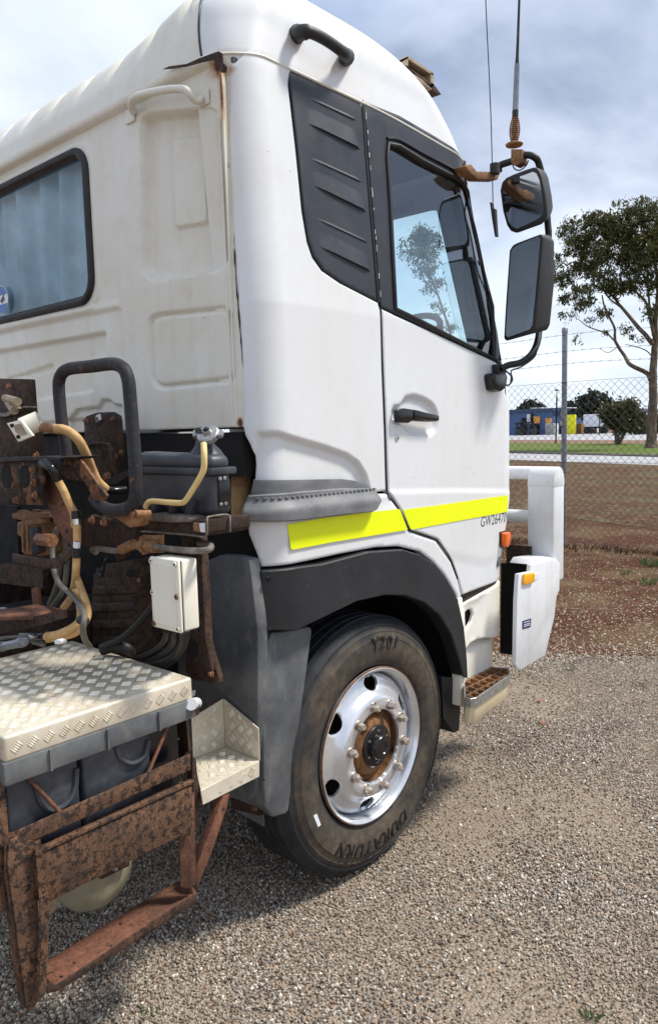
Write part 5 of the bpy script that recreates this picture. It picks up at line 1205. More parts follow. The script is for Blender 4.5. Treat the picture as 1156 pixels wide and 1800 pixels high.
tread('tread_bars', (LX-.006, LY0, LZ-.062), (-1, 0, 0), (0, 0, 1), .6, .054, lid, cell=.0225*1.35, L_=.026) if False else None
RB = 'guard'
binr = MB().box((LXI+.01, LY0-.006, LZ-.125), (LX+.004, LY1+.004, LZ-.066)).build('battery_bin', RB, TR, bevel=.004)
for q in (85, 188, 280): y = on('X', LX, q, 1300).y; MB().box((LX+.002, y-.003, LZ-.123), (LX+.011, y+.003, LZ-.067)).build('bin_rib', RB, binr)
tub = MB()
for a, b in ((LY0+.01, 1.02), (1.03, 1.25)): MB().box((LXI+.03, a, .62), (LX-.035, b, LZ-.12)).build('battery_case', 'tank', TR, bevel=.012, seg=3)
MB().box((LXI+.04, LY0+.02, .60), (LX-.06, LY1-.02, LZ-.10)).build('bin_wall', 'gloss_black', binr)
for px_ in ([(62, 1380), (72, 1410), (92, 1425), (118, 1412), (132, 1385), (135, 1350)], [(205, 1310), (212, 1332), (232, 1342), (254, 1328), (262, 1300)]):
    MB().tube(cat([on('X', LX-.032, *p) for p in px_], 5), .008, 8).build('moulded_handle', 'tank', binr)
def xl(px_, x, depth, name, mat, parent=TR, bevel=.003): return slab(name, 'X', x, px_, depth, mat, parent, bevel=bevel)
fr_ = xl([(20, 1465), (60, 1447), (325, 1329), (335, 1325), (336, 1353), (62, 1477), (35, 1490)], .006, .004, 'upper_rail', 'rust')
MB().prism([on('X', .006, *p) for p in ((58, 1492), (335, 1368), (335, 1374), (60, 1499))], (.018, 0, 0)).build('rail_edge', 'rust', fr_, bevel=.002)
MB().prism([on('X', .006, *p) for p in ((58, 1500), (335, 1375), (335, 1379), (60, 1504))], (.006, 0, 0)).build('rail_edge', 'rust_ochre', fr_, bevel=.001)
xl([(60, 1507), (338, 1380), (339, 1470), (316, 1470), (80, 1590), (76, 1590), (68, 1560)], .020, .05, 'frame_channel', 'rust')
pn = xl([(16, 1480), (30, 1470), (66, 1480), (66, 1560), (72, 1640), (82, 1745), (55, 1778), (48, 1775), (30, 1640), (14, 1520)], .008, .05, 'frame_post', 'rust')
xl([(8, 1470), (20, 1478), (34, 1640), (50, 1775), (42, 1768), (24, 1640), (8, 1540)], .003, .004, 'post_flange', 'rust_dark')
MB().prism([on('X', .03, *p) for p in ((62, 1480), (72, 1476), (88, 1590), (82, 1742), (68, 1760), (74, 1640))], (-.004, 0, 0)).build('post_flange', 'rust', pn)
xl([(-10, 1372), (8, 1376), (12, 1400), (17, 1470), (10, 1600), (-10, 1620)], -.01, .03, 'corner_post', 'rust')
xl([(314, 1400), (342, 1392), (346, 1555), (332, 1563), (318, 1560)], -.005, .006, 'frame_post', 'rust_red')
xl([(338, 1330), (345, 1333), (352, 1400), (350, 1455), (340, 1460)], -.02, .03, 'frame_post', 'rust_dark')
xl([(393, 1398), (404, 1395), (400, 1418), (372, 1500), (347, 1563), (344, 1545), (346, 1522), (362, 1480)], -.01, .03, 'diagonal_brace', 'rust_red')
rg = [on('Z', .275, *p) for p in ((78, 1690), (312, 1548), (325, 1549), (342, 1562), (346, 1570), (100, 1732), (88, 1730), (80, 1715))]
rung = MB().prism(rg, (0, 0, -.006)).build('step_rung', 'rust_red', TR, bevel=.003)
rz = on('Z', .275, 100, 1732).x
xl([(85, 1722), (100, 1732), (345, 1570), (347, 1586), (342, 1590), (105, 1742), (82, 1748)], rz+.004, .006, 'rung_flange', 'rust_dark', rung)
bolt(on('Z', .279, 334, 1566), (0, 0, 1), .008, rung)
for q in ((108, 1716), (212, 1623)): MB().prism([on('Z', .2765, q[0]+3*math.cos(a), q[1]+1.6*math.sin(a)) for a in np.linspace(0, 6.2, 10, endpoint=False)], (0, 0, -.001)).build('rung_hole', 'dark', rung)
for a, b in (((50, 1368), (108, 1430)), ((297, 1272), (261, 1358))):
    MB().tube([on('X', -.012, *a), on('X', .0, *b)], .0055, 8).build('tie_rod', 'rust_red', TR, smooth=60)
slab('inner_plate', 'Y', 1.42, [(296, 1262), (326, 1255), (332, 1320), (300, 1350)], .01, 'rust_dark', TR)
for q in ((313, 1298), (296, 1334)): bolt(on('Y', 1.41, *q), (0, -1, 0), .006, TR, 'chrome', 'small_bolt')
sc2 = MB().tube([on('X', .02, 336, 1238), on('X', -.05, 345, 1236)], .018, 16).build('support_tube', 'bar_white', TR)
slab('support_tab', 'X', -.02, [(333, 1218), (344, 1213), (343, 1222), (334, 1228)], .004, 'galv', TR)
slab('support_tab', 'X', .0, [(332, 1248), (352, 1238), (350, 1256), (338, 1262)], .004, 'rust_dark', TR)
# chequer plate step bracket
bs = thing('chequer_step', None, None, on('Z', .6, 396, 1330)); bs.parent = truck; bs.matrix_parent_inverse = wmat(truck).inverted()
ZB = .605
b0, b1, b2, b3 = [on('Z', ZB, *p) for p in ((340, 1334), (396, 1313), (456, 1337), (353, 1390))]
lip = [b3, b2, on('X', (b2.x+b3.x)/2, 456, 1365), on('X', (b2.x+b3.x)/2, 357, 1415)]
# wall panels rise from the base edges
def vertical_at(b, px_):   # point above b on the pixel ray (vertical through b)
    best = None
    for z in np.arange(ZB, 1.2, .002):
        q = proj(np.array([[b.x, b.y, z]]))[0]; d = abs(q[1]-px_[1])
        if best is None or d < best[0]: best = (d, z)
    return Vector((b.x, b.y, best[1]))
w1t, w0t, w2t = vertical_at(b1, (394, 1228)), vertical_at(b0, (328, 1263)), vertical_at(b2, (463, 1280))
def plate_with_tread(name, P, seed, off=.0015):
    n = (P[1]-P[0]).cross(P[2]-P[0]).normalized()
    if n.dot(Vector(CAM)-P[0]) < 0: P = P[::-1]; n = -n
    o = MB().prism(P, -n*.004).build(name, 'checker', bs, bevel=.001, seg=1)
    ux = (P[1]-P[0]).normalized(); uy = n.cross(ux)
    poly = [((p-P[0]).dot(ux), (p-P[0]).dot(uy)) for p in P]
    xs = [a for a, _ in poly]; ys = [b for _, b in poly]; x0, y0 = min(xs), min(ys)
    poly = [(a-x0, b-y0) for a, b in poly]
    tread('tread_bars', P[0]+ux*x0+uy*y0+n*.0003, ux, uy, max(xs)-x0, max(ys)-y0, o, poly=poly, cell=.0315, L_=.025, seed=seed)
plate_with_tread('step_base', [b0, b1, b2, b3], 2)
plate_with_tread('step_lip', lip, 3)
plate_with_tread('inner_wall', [b0, b1, w1t, w0t], 4)
plate_with_tread('front_wall', [b1, b2, w2t, w1t], 5)
# air tank low behind the frame
at = Vector(on('X', -.36, 172, 1530)); tk = MB().lathe([(0, .05), (.07, .045), (.115, .025), (.134, -.01), (.137, -.05), (.137, -.5)], at, (1, 0, 0), 48).build('air_tank', 'air_tank' if 'air_tank' in M else 'wood', TR, smooth=50)
slab('tank_strap', 'X', -.29, [(166, 1530), (228, 1503), (228, 1522), (180, 1546), (166, 1541)], .02, 'rust_dark', tk, bevel=.002)
bolt(on('X', -.285, 202, 1526), (1, 0, 0), .010, tk, 'steel')
at2 = Vector(on('X', -.2, 80, 1590)); MB().lathe([(0, .02), (.03, .015), (.035, 0), (.035, -.3)], at2, (1, 0, 0), 20).build('drain_pot', 'wood', TR, smooth=50)

# ------------------------------------------------------------------ wire fence
FY = 10.36
fence = thing('wire_fence', 'chain link fence with three strands of barbed wire above, running behind the truck', 'fence', (-2.744, FY, 0))
def fz(x, y): return on('Y', FY, x, y).z
ztop = fz(1030, 664); FX0, FX1 = -17.0, 4.5
w_ = .0525; hh = .0545; vs, fs = [], []
nseg = int(ztop/hh); nw = int((FX1-FX0)/w_)
def wire_seg(a, b, r):
    d = (b-a).normalized(); x = d.cross(Vector((0, 1, 0))).normalized(); y = d.cross(x); n = len(vs)
    for p in (a, b):
        for q in (x, -x*.5+y*.866, -x*.5-y*.866): vs.append(p+q*r)
    fs.extend([(n, n+1, n+4, n+3), (n+1, n+2, n+5, n+4), (n+2, n, n+3, n+5)])
rj = random.Random(2)
sag = lambda x, z: .012*math.sin(x*1.7+z*2)+.008*math.sin(x*5.1)
for k in range(nw):
    x0 = FX0+k*w_; prev = None
    for j in range(nseg+1):
        s_ = 1 if (j+k) % 2 else -1; z = GZ+.04+j*hh+sag(x0, j*hh)*.5
        p = Vector((x0+s_*w_/2*1.02, FY+sag(x0, z)+.003*s_, z))
        if prev: wire_seg(prev, p, .0027)
        prev = p
    if k % 2: pass
tag(mesh_obj('chain_mesh', vs, fs, 'wire', fence, smooth=None), kind='stuff')
PT = fz(998, 580)
PXX = on('Y', FY+.05, 990, 850).x
for xp in [PXX+3*k for k in range(-4, 3)]:
    lean = .05 if abs(xp+2.744) < .1 else .02
    o = MB().tube([(xp-.0, FY+.05, -.1), (xp, FY+.05, PT)], .037, 16).build('fence_post', 'galv', fence, smooth=50)
    MB().lathe([(.041, -.01), (.043, .0), (.041, .05), (.03, .065), (0, .07)], (xp, FY+.05, PT-.02), (0, 0, 1), 16).build('post_cap', 'galv', o, smooth=50)
    for z in (.35, 1.0, 1.65, ztop-.06): MB().tube([(xp-.002, FY+.05, z), (xp-.002, FY+.05, z+.012)], .040, 12).build('tie_wire', 'wire', o)
for zz in (fz(1050, 582), fz(1050, 612), fz(1050, 634.5)):
    pts = [Vector((x, FY+.01, zz+.018*math.cos((x+2.744)/3*2*math.pi)-.018)) for x in np.linspace(FX0, FX1, 90)]
    o = MB().tube(pts, .0022, 5).build('barbed_wire', 'wire', fence)
    mb = MB(); x = FX0+.1
    while x < FX1:
        z = zz+.018*math.cos((x+2.744)/3*2*math.pi)-.018
        for a in (.7, 2.3): mb.tube([(x-.018*math.cos(a), FY+.01-.01, z-.018*math.sin(a)), (x+.018*math.cos(a), FY+.01+.01, z+.018*math.sin(a))], .0016, 4)
        x += .13
    tag(mb.build('barbs', 'wire', o, smooth=None), kind='stuff')
for zz in (ztop-.045, .02, 1.15): MB().tube([Vector((x, FY+.006, zz+.006*math.sin(x*2))) for x in np.linspace(FX0, FX1, 60)], .0028, 5).build('straining_wire', 'wire', fence)

# ------------------------------------------------------------------ trees and bushes
def leafmat(name, dark, mid, lit):
    t = NT(name); c = t.ramp(t.noise(1.1, 5, .65), [(.32, dark), (.5, mid), (.68, lit)])
    c = t.mix(.5, c, t.ramp(t.noise(14, 3, .6), [(.3, dark), (.7, lit)])); t.set(c, .55, 0, .35)
    tr = t.n('ShaderNodeBsdfTranslucent'); t.l(c, tr.inputs[0]); m = t.n('ShaderNodeMixShader'); m.inputs[0].default_value = .22
    t.l(t.b.outputs[0], m.inputs[1]); t.l(tr.outputs[0], m.inputs[2]); t.l(m.outputs[0], t.out.inputs[0]); return t.m
M['leaf_gum'] = leafmat('gum_leaves', (.016, .020, .009), (.06, .066, .020), (.19, .18, .05))
M['leaf_dark'] = leafmat('dark_leaves', (.010, .014, .010), (.022, .030, .016), (.05, .058, .03))
M['leaf_olive'] = leafmat('olive_leaves', (.025, .024, .010), (.07, .065, .02), (.13, .12, .04))
M['leaf_light'] = leafmat('reflection_pale_leaves', (.05, .06, .03), (.12, .14, .06), (.24, .26, .11))  # leaf colour lightened to imitate the reflection overlay on the door glass
M['leaf_red'] = leafmat('russet_leaves', (.05, .02, .01), (.16, .06, .02), (.25, .13, .05))
t = NT('gum_bark'); c = t.ramp(t.noise(6, 6, .7, sc=(2, 2, .35)), [(.3, (.045, .028, .02)), (.5, (.12, .085, .062)), (.7, (.33, .27, .22))]); t.set(c, .9, 0, .1); t.bump(t.noise(20, 5, .7, sc=(2, 2, .4)), .8, .03); M['bark'] = t.m
def leaves(blobs, n, size, aspect, droop, seed, clump=.5, nclump=None):
    """blobs: (x,y,z,rx,ry,rz); returns verts, faces of leaf-sized diamonds gathered in clumps"""
    g = np.random.default_rng(seed); bl = np.array(blobs, float); vol = bl[:, 3]*bl[:, 4]*bl[:, 5]; pr = vol/vol.sum()
    nc = nclump or max(6, n//45); ci = g.choice(len(bl), nc, p=pr); d = g.normal(size=(nc, 3)); d /= np.linalg.norm(d, axis=1)[:, None]
    rad = g.uniform(.25, 1, nc)**(1/2.2); cc = bl[ci, :3]+d*rad[:, None]*bl[ci, 3:6]
    k = g.integers(0, nc, n); csz = g.uniform(.5, 1.2, nc)*clump
    P = cc[k]+g.normal(size=(n, 3))*csz[k][:, None]*np.array([.5, .5, .42])
    ax = g.normal(size=(n, 3)); ax[:, 2] -= droop; ax /= np.linalg.norm(ax, axis=1)[:, None]
    sd_ = np.cross(ax, g.normal(size=(n, 3))); sd_ /= np.linalg.norm(sd_, axis=1)[:, None]
    L_ = size*g.uniform(.6, 1.4, n)[:, None]; W_ = L_*aspect
    V = np.stack([P-ax*L_/2, P+sd_*W_/2, P+ax*L_/2, P-sd_*W_/2], 1).reshape(-1, 3)
    return V, np.arange(4*n).reshape(-1, 4)
def leaf_obj(name, V, Fc, mat, parent):
    me = bpy.data.meshes.new(name); me.vertices.add(len(V)); me.vertices.foreach_set('co', V.ravel()); me.loops.add(Fc.size); me.loops.foreach_set('vertex_index', Fc.ravel().astype(np.int32))
    me.polygons.add(len(Fc)); me.polygons.foreach_set('loop_start', np.arange(0, Fc.size, 4, dtype=np.int32)); me.polygons.foreach_set('loop_total', np.full(len(Fc), 4, dtype=np.int32)); me.update()
    me.materials.append(M[mat]); o = bpy.data.objects.new(name, me); return link(o, parent)
def pxtree(name, label, base, Y, stems, blobs, n, size, mat, aspect=.3, droop=.6, clump=.5, seed=1, cat_='tree', depth=1.0, bark='bark', jit=.0):
    b = on('Y', Y, *base); b.z = GZ
    sc_ = (on('Y', Y, base[0]+10, base[1])-on('Y', Y, *base)).length/10
    root = thing(name, label, cat_, b); r_ = random.Random(seed)
    for i, (st, r0, r1) in enumerate(stems):
        P = [on('Y', Y, *p) for p in st]
        if i == 0: P[0].z = GZ-.1
        P = [p+Vector((0, (r_.uniform(-1, 1)*jit if k else 0), 0)) for k, p in enumerate(P)]
        C_ = cat(P, 4); m = len(C_); C_ = [c_+Vector((r_.uniform(-1, 1), r_.uniform(-1, 1), 0))*.25*r1*sc_ if 0 < k < m-1 else c_ for k, c_ in enumerate(C_)]
        rs = [((r0+(r1-r0)*k/(m-1)))*sc_*(1.5 if (i == 0 and k == 0) else 1) for k in range(m)]
        MB().tube(C_, rs, 9).build('trunk' if i == 0 else 'limb', bark, root, smooth=60)
    bl = []
    for (x, y, r) in blobs:
        q = on('Y', Y, x, y); dy = r_.uniform(-1, 1)*r*sc_*1.0*depth; q2 = Vector(CAM)+(q-Vector(CAM))*((Y+dy)/Y); bl.append((q2.x, q2.y, q2.z, r*sc_, r*sc_*depth, r*sc_*.85))
    V, Fc = leaves(bl, n, size, aspect, droop, seed, clump)
    leaf_obj('crown', V, Fc, mat, root); return root
def twigs(root, Y, segs, sc_r, seed, bark='bark'):
    pass
gum = pxtree('gum_tree', 'tall eucalyptus with open crown and forked pale limbs beyond the wire fence', (1143, 785), 52,
    [([(1143, 785), (1144, 740), (1145, 690), (1144, 650), (1146, 600), (1149, 560), (1152, 500), (1150, 440)], 9.5, 2.5),
     ([(1143, 668), (1132, 655), (1112, 642), (1094, 625), (1082, 600), (1078, 575), (1068, 545), (1062, 520)], 4.6, 1.2),
     ([(1146, 605), (1136, 590), (1118, 572), (1096, 550), (1084, 535), (1070, 518), (1052, 505), (1040, 498)], 4.4, 1.3),
     ([(1148, 590), (1142, 560), (1132, 530), (1115, 512), (1105, 490), (1095, 450)], 3.2, 1.0), ([(1142, 560), (1138, 520), (1140, 470), (1130, 430)], 2.4, .8),
     ([(1080, 600), (1060, 585), (1035, 575), (1015, 560)], 1.8, .6), ([(1149, 560), (1162, 530), (1180, 490), (1190, 440)], 4, 1.2), ([(1146, 628), (1132, 615), (1112, 608), (1100, 606)], 1.2, .5),
     ([(1084, 610), (1070, 620), (1050, 612)], .8, .4), ([(1090, 540), (1070, 520), (1040, 470), (1020, 440)], 1.8, .6), ([(1115, 512), (1090, 470), (1060, 430)], 1.8, .6)],
    [(1018, 425, 30), (1045, 402, 30), (1070, 395, 30), (1100, 392, 34), (1130, 380, 32), (1155, 385, 32), (985, 408, 16), (990, 440, 20), (1080, 440, 38), (1120, 440, 42), (1150, 440, 40), (1040, 455, 34), (1010, 480, 26),
     (985, 490, 18), (1000, 520, 22), (1030, 525, 26), (1060, 495, 30), (1095, 495, 34), (1130, 500, 26), (1155, 500, 28), (985, 560, 18), (1005, 565, 18), (1055, 560, 20), (1035, 555, 14), (1105, 580, 16), (1120, 590, 16), (1010, 600, 9), (1040, 608, 8), (1060, 590, 10),
     (1118, 610, 8), (1150, 545, 18), (1000, 400, 16), (1030, 385, 20), (975, 470, 14), (1020, 380, 12), (1060, 372, 14), (1090, 368, 16), (1125, 358, 10), (1185, 420, 50), (1200, 500, 44), (1230, 450, 40)],
    34000, .27, 'leaf_gum', aspect=.30, droop=1.1, clump=.46, seed=5, depth=.8, jit=.5)
pxtree('gum_tree', 'leafy tree seen through the cab door window and windscreen', (800, 790), 22,
    [([(800, 790), (798, 640), (792, 590), (778, 545), (762, 500), (745, 460), (735, 430)], 2.4, .8), ([(770, 520), (752, 500), (738, 480)], 1.2, .5)],
    [(728, 432, 15), (742, 418, 17), (757, 430, 15), (745, 450, 17), (716, 446, 10), (745, 480, 9), (762, 505, 14), (772, 530, 13), (786, 548, 12), (796, 570, 10), (700, 430, 8), (755, 475, 14)],
    3600, .14, 'leaf_light', aspect=.3, clump=.25, seed=8)
pxtree('dense_tree', 'dark bushy tree with a small knob of foliage on top, above the white trailer', (1045, 757), 125, [([(1045, 757), (1046, 735), (1048, 700)], 3, 1)],
    [(1030, 712, 14), (1044, 704, 15), (1050, 688, 6), (1051, 695, 6), (1062, 711, 13), (1025, 722, 9), (1040, 722, 16), (1062, 724, 13), (1072, 718, 8), (1020, 706, 6), (1078, 724, 6), (1032, 697, 5), (1060, 698, 4)],
    9000, .7, 'leaf_dark', aspect=.6, droop=.2, clump=1.0, seed=11)
pxtree('multi_stem_tree', 'low spreading tree on two splayed stems, growing on the green verge', (1083, 780.5), 61, [([(1084, 780), (1082, 766), (1078, 752), (1074, 735)], 4.2, 1.5), ([(1086, 780), (1094, 766), (1102, 752), (1108, 738)], 3.6, 1.5), ([(1085, 776), (1088, 760), (1092, 740)], 2.4, 1)],
    [(1080, 724, 15), (1095, 718, 14), (1108, 718, 12), (1115, 730, 13), (1068, 728, 12), (1088, 738, 18), (1105, 742, 15), (1072, 742, 9), (1120, 744, 9), (1098, 752, 10), (1063, 722, 7), (1122, 736, 8)],
    11000, .26, 'leaf_olive', aspect=.5, droop=.3, clump=.5, seed=12)
pxtree('round_tree', 'low dome-shaped dark tree behind the blue shed', (932, 757), 150, [([(932, 757), (932, 720)], 2, 1)], [(925, 718, 9), (935, 716, 9), (945, 718, 8), (918, 720, 6)], 3500, .8, 'leaf_dark', aspect=.6, droop=.2, clump=.9, seed=13)
pxtree('round_tree', 'small round dark tree just right of the fence post', (1004, 757), 150, [([(1004, 757), (1004, 720)], 2, 1)], [(1003, 716, 8), (1010, 720, 6), (998, 720, 5)], 2200, .8, 'leaf_dark', aspect=.6, droop=.2, clump=.8, seed=14)
pxtree('bush', 'russet orange bush beside the trunk of the tall eucalyptus', (1133, 757), 108, [([(1133, 758), (1133, 750)], 1, .5)], [(1130, 750, 6), (1137, 748, 6), (1124, 752, 5), (1145, 750, 6)], 2000, .5, 'leaf_red', aspect=.6, droop=.2, clump=.6, seed=15, cat_='bush')
pxtree('hedge', 'dark hedge below the grey-roofed building', (1110, 757), 106, [([(1108, 758), (1108, 750)], 1, .5)], [(1090, 751, 6), (1100, 750, 6), (1110, 750, 6), (1119, 751, 6), (1160, 748, 8)], 2400, .5, 'leaf_dark', aspect=.6, droop=.2, clump=.7, seed=16, cat_='hedge')

# ------------------------------------------------------------------ far yard: sheds, trailer, bins, poles
M['blue_wall'] = simple('blue_cladding', (.055, .115, .27), .6, var=.25, nscale=.3); M['navy'] = simple('navy_fascia', (.025, .05, .11), .6, var=.2)
M['cream_wall'] = simple('cream_cladding', (.46, .42, .30), .7, var=.15, nscale=.3); M['pale_wall'] = simple('pale_cladding', (.62, .63, .62), .6, var=.1, nscale=.3)
M['roof_grey'] = simple('grey_roofing', (.22, .23, .24), .5, var=.15, nscale=.3); M['orange_panel'] = simple('orange_panel', (.75, .33, .05), .5, var=.1); M['yellow_panel'] = simple('yellow_panel', (.93, .88, .01), .5, var=.05)
M['trailer_white'] = simple('white_trailer', (.72, .74, .80), .4, var=.06, nscale=.5); M['brown_panel'] = simple('brown_panel', (.16, .09, .055), .7, var=.2)
def fb(px0, px1, pyt, pyb, Y, dep, name, mat, parent, bevel=0):
    a = on('Y', Y, px0, (pyt+pyb)/2); b = on('Y', Y, px1, (pyt+pyb)/2); zt_ = on('Y', Y, (px0+px1)/2, pyt).z; zb_ = on('Y', Y, (px0+px1)/2, pyb).z if pyb < 756 else GZ
    return MB().box((a.x, Y, zb_), (b.x, Y+dep, zt_)).build(name, mat, parent, bevel=bevel)
def far(name, label, cat_, px, Y): b = on('Y', Y, px, 757); b.z = GZ; return thing(name, label, cat_, b)
bl_ = far('shed', 'long blue shed with two orange doors, farthest left beyond the fence', 'shed', 930, 118)
fb(880, 970, 725, 757, 118, 12, 'wall', 'blue_wall', bl_); rf_ = fb(878, 972, 719, 725, 117.6, 13, 'roof', 'navy', bl_)
fb(940, 951, 716, 719, 119, 3, 'roof_vent', 'pale_wall', rf_); fb(931, 939, 716.5, 719, 119, 3, 'roof_vent', 'pale_wall', rf_)
for a, b, c_, d_, mt in ((937, 948, 732, 744, 'orange_panel'), (958, 968, 735, 744, 'orange_panel'), (925, 931, 728, 745, 'pale_wall'), (932, 936, 727, 750, 'dark'), (915, 924, 735, 757, 'dark'), (938, 947, 745, 757, 'dark')):
    fb(a, b, c_, d_, 117.8, .15, 'door', mt, bl_)
cr = far('shed', 'cream shed with a pale roof behind the blue shed', 'shed', 970, 134); fb(948, 992, 722, 757, 134, 10, 'wall', 'cream_wall', cr); fb(946, 993, 717, 722, 133.5, 11, 'roof', 'pale_wall', cr)
fb(979, 984, 733, 743, 133.8, .2, 'door', 'orange_panel', cr); fb(974, 978, 726, 757, 133.8, .2, 'downpipe', 'dark', cr)
pg = far('shed', 'pale grey shed behind the yellow sign', 'shed', 1005, 136); fb(990, 1024, 727, 757, 136, 10, 'wall', 'pale_wall', pg); fb(989, 1025, 721, 727, 135.5, 11, 'roof', 'trailer_white', pg); fb(1011, 1024, 739, 757, 135.8, .2, 'doorway', 'dark', pg)
yb_ = far('sign_board', 'bright yellow upright board standing by the far road', 'sign', 1003, 120); fb(995.5, 1010, 729, 762, 120, .4, 'board', 'yellow_panel', yb_, .03)
for p_ in (997, 1008): fb(p_, p_+1.2, 740, 763, 120.5, .15, 'leg', 'dark', yb_)
br = far('crate', 'brown crate between the yellow board and the white trailer', 'crate', 1016, 121); fb(1012, 1020, 745, 762, 121, 1.5, 'crate_side', 'brown_panel', br); fb(1020.5, 1022.5, 744, 762, 121, 1.5, 'crate_post', 'orange_panel', br)
tl = far('semi_trailer', 'white box trailer parked below the dark bushy tree', 'trailer', 1045, 119)
fb(1024, 1067, 728, 750, 119, 2.6, 'body', 'trailer_white', tl, .08); fb(1026, 1066, 750, 753, 119.2, 2.2, 'chassis', 'dark', tl); fb(1023, 1025, 745, 756, 118.9, .2, 'marker', 'orange_panel', tl)
for x in (1030, 1036, 1057, 1062): p_ = on('Y', 119, x, 754); MB().tube([(p_.x, 118.9, .5), (p_.x, 119.3, .5)], .5, 14).build('wheel', 'rubber', tl)
gb = far('building', 'dark building with a low grey roof at the right, behind the tall eucalyptus trunk', 'building', 1135, 112)
fb(1112, 1180, 728, 757, 112, 10, 'wall', 'brown_panel', gb); MB().prism([on('Y', 111.5, *p) for p in ((1110, 727), (1113, 718), (1150, 719), (1182, 724), (1182, 729))], (0, 11, 0)).build('roof', 'roof_grey', gb)
fb(1110, 1182, 725.5, 727.5, 111.3, .3, 'gutter', 'trailer_white', gb)
for x in (1127, 1133, 1150): fb(x, x+3, 733, 745, 111.8, .2, 'window', 'roof_grey', gb)
lp = far('lamp_post', 'slim dark lamp post on the verge, left of the near fence post', 'lamp post', 977, 66)
b = on('Y', 66, 976, 778); MB().tube([Vector((b.x, 66, GZ)), Vector((b.x+.08, 66, on('Y', 66, 978, 697).z))], .07, 10).build('pole', 'dark', lp)
MB().tube([Vector((b.x+.08, 66, on('Y', 66, 978, 697).z)), Vector((b.x+.05, 66, on('Y', 66, 977, 688).z))], .035, 8).build('bracket', 'dark', lp)
q = on('Y', 66, 977.5, 686); MB().box((q.x-.12, 65.9, q.z-.06), (q.x+.12, 66.2, q.z+.08)).build('lamp_head', 'dark', lp, bevel=.02)
po = far('utility_pole', 'thin pole in front of the white trailer', 'pole', 1053, 108); b = on('Y', 108, 1053, 705); MB().tube([Vector((b.x, 108, GZ)), Vector((b.x, 108, b.z))], .07, 8).build('pole', 'dark', po); fb(1051.5, 1054.5, 706, 706.8, 108, .1, 'crossarm', 'dark', po)
# wire cage tank, farm implement
cg = far('storage_tank', 'white caged storage tank at the foot of the blue shed', 'tank', 965, 116.5); fb(957, 974, 744.5, 756, 116.5, 1.5, 'tank_body', 'pale_wall', cg, .1)
for k in range(6): fb(957+3.2*k, 957.6+3.2*k, 744, 757, 116.3, .1, 'cage_bar', 'galv', cg)
fi = far('farm_implement', 'dark farm implement with angled bars parked before the blue shed', 'implement', 918, 114)
for k in range(7):
    x = 906+k*4.5; a, b = on('Y', 114, x, 756), on('Y', 114, x+3.5, 742+(k % 3)*2); a.z = 0; MB().tube([a, b], .10, 6).build('tine', 'dark', fi)
MB().tube([on('Y', 114, 905, 745), on('Y', 114, 938, 742)], .14, 6).build('tool_bar', 'dark', fi); MB().tube([on('Y', 114, 905, 753), on('Y', 114, 940, 752)], .18, 6).build('tool_bar', 'dark', fi)
for x in (912, 935): p_ = on('Y', 113.8, x, 754); MB().tube([(p_.x, 113.7, .55), (p_.x, 114.2, .55)], .55, 14).build('wheel', 'rubber', fi)
ex = far('digger', 'tan digger with a raised arm between the cream shed and the fence post', 'digger', 985, 121)
fb(982, 990, 745, 754, 121, 2, 'cab', 'dark', ex, .1); fb(979, 992, 753, 757, 120.8, 2.4, 'track', 'rubber', ex, .1)
MB().tube([on('Y', 121, 983, 748), on('Y', 121, 980, 735), on('Y', 121, 986, 722)], .35, 6).build('arm', 'wood', ex); fb(984, 988, 746.5, 749, 120.8, .2, 'window', 'trailer_white', ex)

# ------------------------------------------------------------------ dry grass, weeds, twigs
def blades(name, pts, n, h_, wd, mat, spread, seed, parent=None):
    g = np.random.default_rng(seed); V = []; Fq = []
    for (x, y) in pts:
        for k in range(n):
            a = g.uniform(0, 6.28); r_ = g.uniform(0, spread); bx, by = x+r_*math.cos(a), y+r_*math.sin(a); hh_ = h_*g.uniform(.5, 1.2); l = g.uniform(.2, .9)*hh_; b_ = g.uniform(0, 6.28)
            wx, wy = math.cos(b_)*wd, math.sin(b_)*wd; i = len(V)
            V += [(bx-wx, by-wy, GZ), (bx+wx, by+wy, GZ), (bx+math.cos(a)*l*.45+wx*.6, by+math.sin(a)*l*.45+wy*.6, GZ+hh_*.7), (bx+math.cos(a)*l, by+math.sin(a)*l, GZ+hh_)]; Fq += [(i, i+1, i+2), (i, i+2, i+3)]
    return mesh_obj(name, V, Fq, mat, parent, smooth=None)
M['straw'] = simple('dry_straw', (.26, .20, .11), .8, var=.4, nscale=4); M['weed'] = simple('green_weed', (.10, .16, .045), .7, var=.4, nscale=20); M['debris'] = simple('leaf_litter', (.09, .045, .022), .9, var=.5, nscale=9)
g = np.random.default_rng(4); pts = []
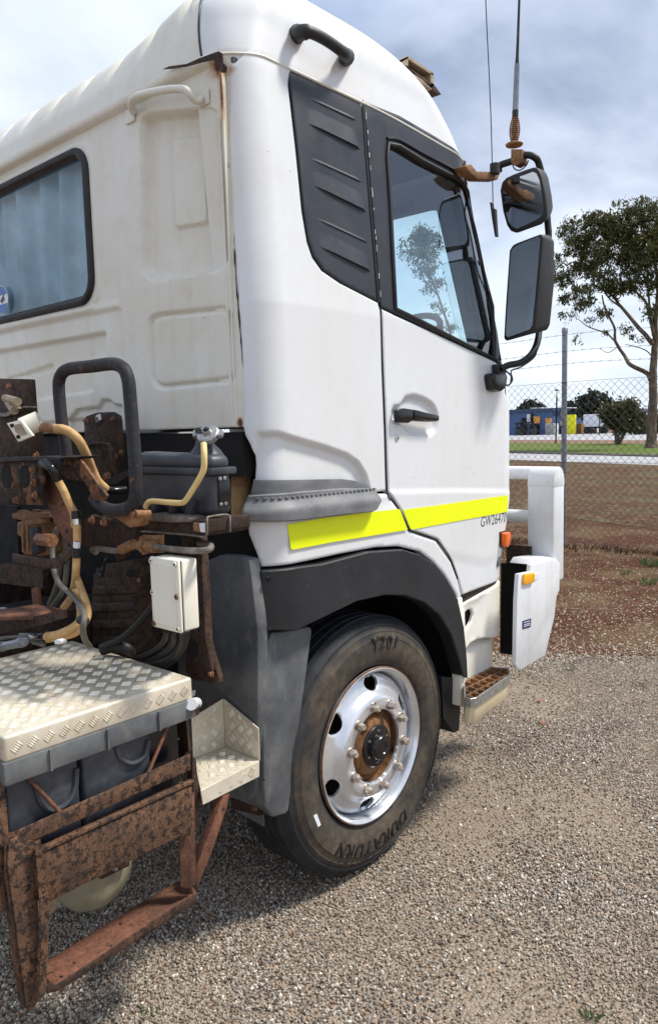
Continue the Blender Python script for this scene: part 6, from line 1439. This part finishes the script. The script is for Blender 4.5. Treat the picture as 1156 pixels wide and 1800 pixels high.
while len(pts) < 3800:
    x, y = g.uniform(-22, 1), 6.5+g.uniform(0, 1)**1.5*24
    if inview(x, y, 20) and side_of(x, y) > .8 and math.sin(x*1.3+y*.7)+math.sin(x*.5-y*1.1)+g.uniform(-1.4, 1.4) > -.2: pts.append((x, y))
tag(blades('dry_grass', pts, 6, .055, .004, 'straw', .07, 5), kind='stuff')
pts = [(x, 10.36+g.normal()*.12) for x in g.uniform(-6, 1, 420)]
tag(blades('fence_line_litter', pts, 5, .07, .007, 'debris', .07, 6), kind='stuff')
for (x, y, n_, h_, lb) in ((1143, 996, 60, .10, 'green weed clump just inside the fence at the right edge'), (1138, 1028, 46, .08, 'green weed clump nearer than the one at the fence, right edge'), (1098, 1010, 30, .06, 'sparse pale green weed left of the clumps at the fence'),
                       (998, 1180, 22, .03, 'tiny green weed in the gravel beside the bull bar plate'), (1038, 1788, 34, .03, 'small green weed in the gravel at the bottom edge'), (262, 1785, 26, .025, 'small dark weed in the gravel below the rusty step frame')):
    p_ = on('Z', GZ, x, y); o = thing('weed', lb, 'weed', (p_.x, p_.y, GZ)); blades('leaf_blades', [(p_.x, p_.y)], n_, h_, .004 if y < 1100 else .0016, 'weed', h_*.9, int(x), o)
M['red_leaf'] = simple('red_brown_leaf', (.30, .075, .03), .6, var=.3, nscale=40)
for (x, y, lb) in ((947, 1231, 'red-brown fallen leaf, the farther of the two on the gravel beyond the cab step'), (952, 1270, 'red-brown fallen leaf, the nearer of the two on the gravel beyond the cab step')):
    p_ = on('Z', GZ+.012, x, y); o = MB().prism([p_+Vector((.022*math.cos(a)*(1 if k % 2 else .6), .016*math.sin(a), .004*math.sin(a*2))) for k, a in enumerate(np.linspace(0, 6.28, 9, endpoint=False))], (0, 0, -.001)).build('fallen_leaf', 'red_leaf', None); tag(o, lb, 'leaf', 'fallen leaves on the gravel')
tw = MB().tube([on('Z', GZ+.012, x, y) for x, y in ((903, 1748), (918, 1745), (928, 1737), (948, 1728))], .0016, 5).build('twig', 'straw', None); tag(tw, 'thin pale twig lying on the gravel near the bottom edge', 'twig')
